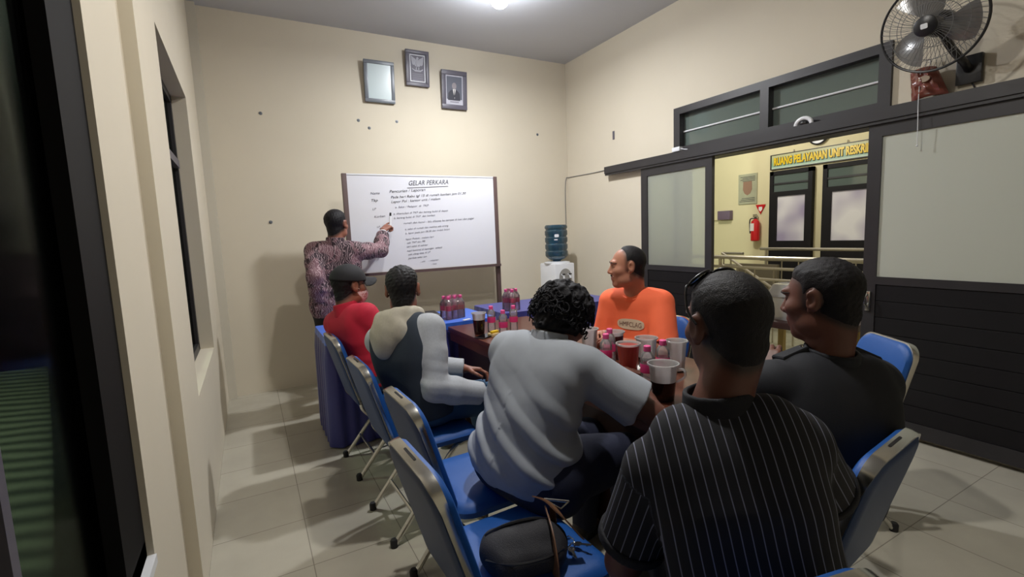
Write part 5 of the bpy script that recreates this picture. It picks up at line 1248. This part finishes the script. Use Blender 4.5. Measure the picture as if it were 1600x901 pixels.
def chest_projector(g, sh):
    from mathutils.bvhtree import BVHTree
    me = sh.data; bv = BVHTree.FromPolygons([v.co[:] for v in me.vertices], [p.vertices[:] for p in me.polygons])
    def pr(u, v, off):
        p = g.N-g.up*.155+g.FC[0]*(-u)+g.up*v-g.base; f = Vector(g.FC[1])
        h = bv.ray_cast(Vector(p)+f*.5, -f)[0]
        return (h if h is not None else Vector(p)+f*.13)+f*off
    return pr
def person_orange():
    P = (2.06, 2.14, .575)
    g = Figure(pelvis=P, neck=(1.975, 2.118, 1.018), head=(1.905, 2.105, 1.182), hips=186, chest=203, head_frame=(149, 3, 0), sh=.155, fat=1.06, belly=.03, bow=.02,
        arms={'L': ((1.735, 1.93, .790), (.35, -.40, -.9)), 'R': ((1.735, 2.14, .790), (.35, .5, -.8))}, legs=seat_legs(P, 186, .42, .12),
        hands={'L': dict(palm=(-.1, .3, -1), curl=(30, 34, 36, 40)), 'R': dict(palm=(0, -.3, -1), curl=(35, 38, 40, 44))})
    o = g.make('person with a moustache in a bright orange printed t-shirt, seen in profile', M['skin_a'])
    g.hair(off=.007, style='bald', amp=.0012, fr=500); g.trousers(M['darkpants']); g.shoes()
    sh, sl = g.garment('orange_shirt', M['orange'], .020, hem=-.04, sleeve=.42, fold=.004, seed=6)
    g.ring('neckband', M['orange'], .070, .005, -.004, .024, -.10)
    pr = chest_projector(g, sh); b = MB(); n = 28; m = 5; vs = [pr(0, 0, .003)]; fs = []
    for j in range(1, m+1):
        for k in range(n):
            a = 2*PI*k/n; ex = lambda c: math.copysign(abs(c)**.7, c); vs.append(pr(.088*j/m*ex(math.cos(a)), .030*j/m*ex(math.sin(a)), .003))
    for k in range(n): fs.append((0, 1+k, 1+(k+1) % n))
    for j in range(m-1):
        for k in range(n): fs.append((1+j*n+k, 1+j*n+(k+1) % n, 1+(j+1)*n+(k+1) % n, 1+(j+1)*n+k))
    b.add(vs, fs); pt = b.build('chest_print', M['bone'], o)
    tx = text_obj('print_lettering', 'HMFCLAG', .038, Matrix.Identity(4), mat('brown print ink', '#6b463f', .8), pt, 0, 'CENTER', sx=.85)
    for v in tx.data.vertices: v.co = pr(v.co.x, v.co.y-.013, .0045)
    # moustache
    b = MB(); pts = [g.onface(x, z, -.0005) for x, z in ((-.028, -.055), (-.014, -.044), (0, -.042), (.014, -.044), (.028, -.055))]
    b.tube([Vector(p) for p in pts], [.0018, .0045, .0038, .0045, .0018], 8); b.build('moustache', M['brow'], o)
    b = MB(); b.box((-.04, -.075, -.006), (.04, .075, .006), bev=.004); ph = b.build('dark_pouch', M['canvas'], None, True, (1.70, 2.02, .770)); ph.rotation_euler = (.5, .2, .5); tag(ph, 'dark pouch under the orange man\'s hands on the table edge', 'pouch')

def person_hood():
    P = (.705, 2.29, .575)
    g = Figure(pelvis=P, neck=(.648, 2.365, .965), head=(.676, 2.405, 1.135), hips=10, chest=36, head_frame=(70, 4, 0), sh=.163, fat=1.05, bow=.03,
        arms={'L': ((1.00, 2.43, .66), (.2, .6, -.8)), 'R': ((.955, 2.11, .615), (-.4, -.5, -1))}, legs=seat_legs(P, 8, .44, .11),
        hands={'L': dict(palm=(0, -.3, -1)), 'R': dict(palm=(0, .3, -1))})
    o = g.make('person in a navy vest over a light grey hooded top, seated second from the whiteboard', M['skin_c'])
    g.hair(off=.012, amp=.0035, fr=330, top=1.4)
    g.trousers(M['jeans']); g.shoes()
    g.garment('hooded_top', M['hoodie'], .016, hem=-.05, sleeve=.99, sl_off=.022, fold=.003, seed=8)
    g.garment('vest', M['vest'], .030, hem=-.07, armhole=.150, seed=9)
    N = g.N; f = g.FC[1]; r = g.FC[0]; u = g.up
    H = Field(); c0 = N+u*.040
    for k in range(10):
        a0 = math.radians(-150+300*k/10-90); a1 = math.radians(-150+300*(k+1)/10-90)
        q = lambda a: c0+r*math.cos(a)*.092+f*(math.sin(a)*.090+.002)+u*(.018*-math.sin(a)-.0)
        H.u(cone(q(a0), q(a1), .032, .032), .02)
    H.u(ell(N-f*.108-u*.030, (.120, .045, .085), g.FC), .04).u(ell(N-f*.122-u*.085-r*.03, (.070, .034, .065), g.FC), .03)
    H.u(cone(N-r*.095-f*.05+u*.0, N+r*.095-f*.05, .035, .035), .03)
    H.disp(lambda Pp: .0035*fbm(Pp, 42, 4, 2)); H.sub(cone(N-u*.05+f*.005, N+u*.16+f*.03, .060, .066), .012)
    g.piece('hood', H, N-f*.04, .24, M['hoodie_cream'])

def person_red():
    P = (.63, 2.99, .575)
    g = Figure(pelvis=P, neck=(.500, 3.03, .965), head=(.535, 3.06, 1.118), hips=6, chest=25, head_frame=(20, 2, 0), sh=.160, fat=1.02, bow=.02,
        arms={'L': ((.97, 3.12, .66), (.2, .6, -.8)), 'R': ((.96, 2.86, .665), (0, -.6, -1))}, legs=seat_legs(P, 4, .44, .11),
        hands={'L': dict(palm=(0, -.3, -1)), 'R': dict(palm=(0, .3, -1))})
    o = g.make('person in a red top, black cap and floral face mask, seated nearest the whiteboard', M['skin_c'])
    g.hair(off=.012, amp=.003, fr=330); g.trousers(M['jeans']); g.shoes()
    g.garment('red_top', M['red'], .022, hem=-.06, sleeve=.96, sl_off=.018, fold=.003, seed=12)
    g.ring('shirt_collar', M['red'], .074, .006, -.01, .066, .08)
    B = g.HF
    cr = ell(g.hp(0, -.014, .034), (.0745+.020, .094+.020, .083+.020), B)
    def capf(Pp):
        L = (Pp-g.H)@B.T; return smax(cr(Pp), .030+.10*np.maximum(-L[:, 1], 0)-L[:, 2], .006)
    cp = g.piece('cap', capf, g.H+g.HF[2]*.05, .17, M['cap'])
    def brim(Pp):
        L = (Pp-g.H)@B.T; d = np.sqrt((L[:, 0]/.078)**2+((L[:, 1]-.075)/.105)**2); z = .052-.9*L[:, 0]**2/.1-.12*(L[:, 1]-.075)
        return smax(smax((d-1)*.07, np.abs(L[:, 2]-z)-.0045, .003), .06-L[:, 1], .004)
    v, q = surf(brim, g.H-.25, g.H+.25, .004); np_obj('cap_brim', v-g.base, q, M['cap'], cp)
    fm = ell(g.hp(0, .034, -.052), (.066, .078, .068), B)
    def maskf(Pp):
        L = (Pp-g.H)@B.T; return smax(smax(fm(Pp)-.002, L[:, 2]+.004-.0*L[:, 1], .006), .012-L[:, 1], .004)
    mk = g.piece('face_mask', maskf, g.hp(0, .04, -.05), .13, M['mask'])
    for s in (-1, 1):
        for z in (-.01, -.055):
            b = MB(); b.tube(offset_to(g.base, [g.hp(s*.060, .03, z-.01), g.hp(s*.078, .006, z*.6-.005), g.hp(s*.083, -.022, -.005)]), .002, 6); b.build('mask_loop', M['paper'], mk)

def person_standing():
    P = (.600, 4.07, .87)
    g = Figure(pelvis=P, neck=(.628, 4.095, 1.365), head=(.655, 4.12, 1.525), hips=84, chest=70, head_frame=(52, 0, 0), sh=.165, fat=1.06, belly=.02, bow=.01, scale=.97,
        arms={'L': ((.475, 4.03, .90), (-.25, -1, 0)), 'R': ((1.082, 4.345, 1.47), (.55, -.2, -.9))},
        legs={'L': ((.52, 4.10, .09), (0, 1, 0)), 'R': ((.70, 4.07, .09), (0, 1, 0))},
        hands={'L': dict(dir=(.05, .1, -1), palm=(.9, .3, 0), curl=(22, 26, 30, 34)), 'R': dict(dir=(.62, .50, .42), palm=(.1, .3, -.9), curl=(6, 62, 66, 66))})
    g.toe_heading = 84
    o = g.make('person in mauve batik shirt standing and pointing at the whiteboard', M['skin_c'])
    g.hair(off=.012); g.trousers(M['blackpants']); g.shoes()
    g.garment('batik_shirt', M['batik'], .024, hem=-.14, sleeve=.90, sl_off=.020, fold=.003, seed=15)
    g.ring('shirt_collar', M['batik'], .074, .006, -.01, .070, .08)
    d = nrm(g.wr['R']-g.el['R']); c = g.el['R']+(g.wr['R']-g.el['R'])*.88; u = nrm(np.cross(d, V3(0, 0, 1))); w = np.cross(d, u)
    t = empty('wrist_band', tuple(c), 0, 'pale bracelet on the wrist of the pointing hand', 'bracelet')
    b = MB(); b.tube([Vector((u*math.cos(a)+w*math.sin(a))*.0345) for a in [2*PI*k/24 for k in range(24)]], .005, 8, closed=True); b.build('band', M['white_pl'], t)
    # marker in the pointing hand
    dd = nrm(V3(.62, .50, .42)); h = g.wr['R']+dd*.07; b = MB(); b.tube([Vector(V3(0, 0, -.02)), Vector(V3(.012, .014, .075))], .0085, 10); mk = b.build('whiteboard_marker', M['white_pl'], None, True, tuple(h+dd*.05-V3(0, .0, .0))); tag(mk, 'marker pen held upright in the standing man\'s pointing hand', 'marker')
    b = MB(); b.tube([Vector(V3(.0120, .014, .075)), Vector(V3(.0165, .019, .104))], [.0095, .0088], 10); b.build('marker_cap', M['black_pl'], mk)

def person_grey():
    P = (.845, 1.465, .575)
    g = Figure(pelvis=P, neck=(.945, 1.472, .980), head=(1.030, 1.495, 1.060), hips=14, chest=26, head_frame=(12, 38, 0), sh=.166, fat=1.04, bow=.055, head_scale=1.0,
        arms={'L': ((1.33, 1.58, .785), (.0, .8, -.5)), 'R': ((1.26, 1.395, .80), (.12, -1, -.45))}, legs=seat_legs(P, 8, .40, .13),
        hands={'L': dict(palm=(0, 0, -1), dir=(.8, -.4, 0), curl=(12, 14, 16, 18)), 'R': dict(palm=(0, 0, -1), dir=(.35, .9, 0), curl=(12, 14, 16, 18))})
    o = g.make('person with curly black hair in a grey polo shirt, leaning over the table', M['skin_b'])
    hr, hf = g.hair(M['curl'], off=.038, style='curly', amp=.012, fr=150, res=.005)
    # loose curls
    rnd = random.Random(11); b = MB(); B = g.HF
    for k in range(420):
        th = rnd.uniform(0, 2*PI); ph = rnd.uniform(-.45, 1.45); n = V3(math.cos(th)*math.cos(ph), math.sin(th)*math.cos(ph), math.sin(ph))
        if n[1] > .75 and n[2] < .35: continue
        p = V3(0, -.016, .030)+n*V3(.110, .130, .122); a1 = nrm(np.cross(n, V3(.3, .2, 1))); a2 = np.cross(n, a1); R = rnd.uniform(.008, .017); s0 = rnd.uniform(0, 6); ln = rnd.uniform(1.0, 1.9); sg = rnd.choice((-1, 1)); dr = V3(0, -.2, -1)*.018
        pts = []
        for i in range(13):
            t = i/12; a = s0+sg*t*ln*2*PI*.8; q = p-n*.012+(a1*math.cos(a)+a2*math.sin(a)*.9)*R+n*(.020*t)+dr*t
            pts.append(Vector(g.hp(*q)-g.base))
        b.tube(pts, [.0045*(1-.6*i/12) for i in range(13)], 5)
    b.build('hair_curls', M['curl'], hr)
    g.trousers(M['darkpants'], .02, hips=True); g.shoes()
    def hem(F): F.u(cone(g.P-g.FP[0]*.09-g.FP[1]*.04, g.P+g.FP[0]*.09-g.FP[1]*.03, .135, .135), .05).u(cone(g.P-g.FC[1]*.05+g.up*.03, g.P-g.FC[1]*.05+g.up*.13, .160, .150), .06)
    sh, sl = g.garment('grey_polo', M['polo_grey'], .024, hem=-.03, sleeve=.37, fold=.011, seed=21, bottom=hem, sl_off=.024, res=.0045, flare=.30)
    g.ring('shirt_collar', M['polo_grey'], .073, .0055, -.01, .062, .05)

# ------------------------------------------------------------------ lights and camera
def lights():
    def area(name, loc, e, size, col, rot=(0, 0, 0)):
        l = bpy.data.lights.new(name, 'AREA'); l.energy = e; l.shape = 'DISK'; l.size = size; l.color = col; o = bpy.data.objects.new(name, l); o.location = loc; o.rotation_euler = rot; COL.objects.link(o); return o
    def pt(name, loc, e, r, col):
        l = bpy.data.lights.new(name, 'POINT'); l.energy = e; l.shadow_soft_size = r; l.color = col; o = bpy.data.objects.new(name, l); o.location = loc; COL.objects.link(o); return o
    area('lamp_light_far', (1.98, 3.64, ZC-.225), LP['far'], .12, (.97, .98, 1.))
    area('lamp_light_near', (1.05, 1.55, ZC-.225), LP['near'], .12, (1., .97, .92))
    pt('lamp_glow', (1.98, 3.64, ZC-.245), 13., .05, (.95, .97, 1.))
    pt('lamp_glow', (1.05, 1.55, ZC-.245), 6., .05, (1., .97, .92))
    pt('corridor_light', (5.4, 4.6, 2.9), LP['hall'], .12, (1., .96, .85))
    pt('corridor_light', (5.6, 1.2, 2.9), LP['hall']*.5, .12, (1., .96, .85))
    pt('yard_fill', (-3.2, 5.5, 3.5), LP['yard'], .2, (.88, 1., .82))  # unseen light added to brighten the paving outside the window
    w = bpy.data.worlds.new('night'); SC.world = w; w.use_nodes = True; w.node_tree.nodes['Background'].inputs[0].default_value = (.010, .011, .013, 1); w.node_tree.nodes['Background'].inputs[1].default_value = .5
LP = dict(far=53., near=33., hall=90., yard=900.)
def camera():
    cam = bpy.data.cameras.new('camera'); cam.sensor_width = 36; cam.lens = 750/1600*36; cam.clip_start = .02
    o = bpy.data.objects.new('camera', cam); COL.objects.link(o)
    vy = V3((385-800)/750, -(381-450.5)/750, -1); vx = V3((2180-800)/750, -(308-450.5)/750, -1)
    ry = nrm(vy); rx = nrm(vx-ry*(vx@ry)); rz = np.cross(rx, ry); R = np.stack([rx, ry, rz])
    m = Matrix([[*map(float, r), 0] for r in R]+[[0, 0, 0, 1]]); m.translation = (0, 0, 1.40); o.matrix_world = m
    SC.camera = o
    SC.view_settings.view_transform = 'Standard'; SC.view_settings.look = 'None'; SC.view_settings.exposure = 0.

import time as _t
def run():
    setup_mats(); M['lampglow2'] = mat('lit bulb warm', '#ffffff', .3, emit='#fff6e6', estr=40.)
    room(); nail_marks(); doors(); hall(); chairs(); tables(); whiteboard(); dispenser(); pictures(); wall_fan(); small_wall_things(); tableware(); bag()
    for f in PEOPLE:
        t = _t.time(); f(); print(f.__name__, round(_t.time()-t, 1))
    lights(); camera()
PEOPLE = [person_stripe, person_navy, person_orange, person_hood, person_red, person_standing, person_grey]
run()
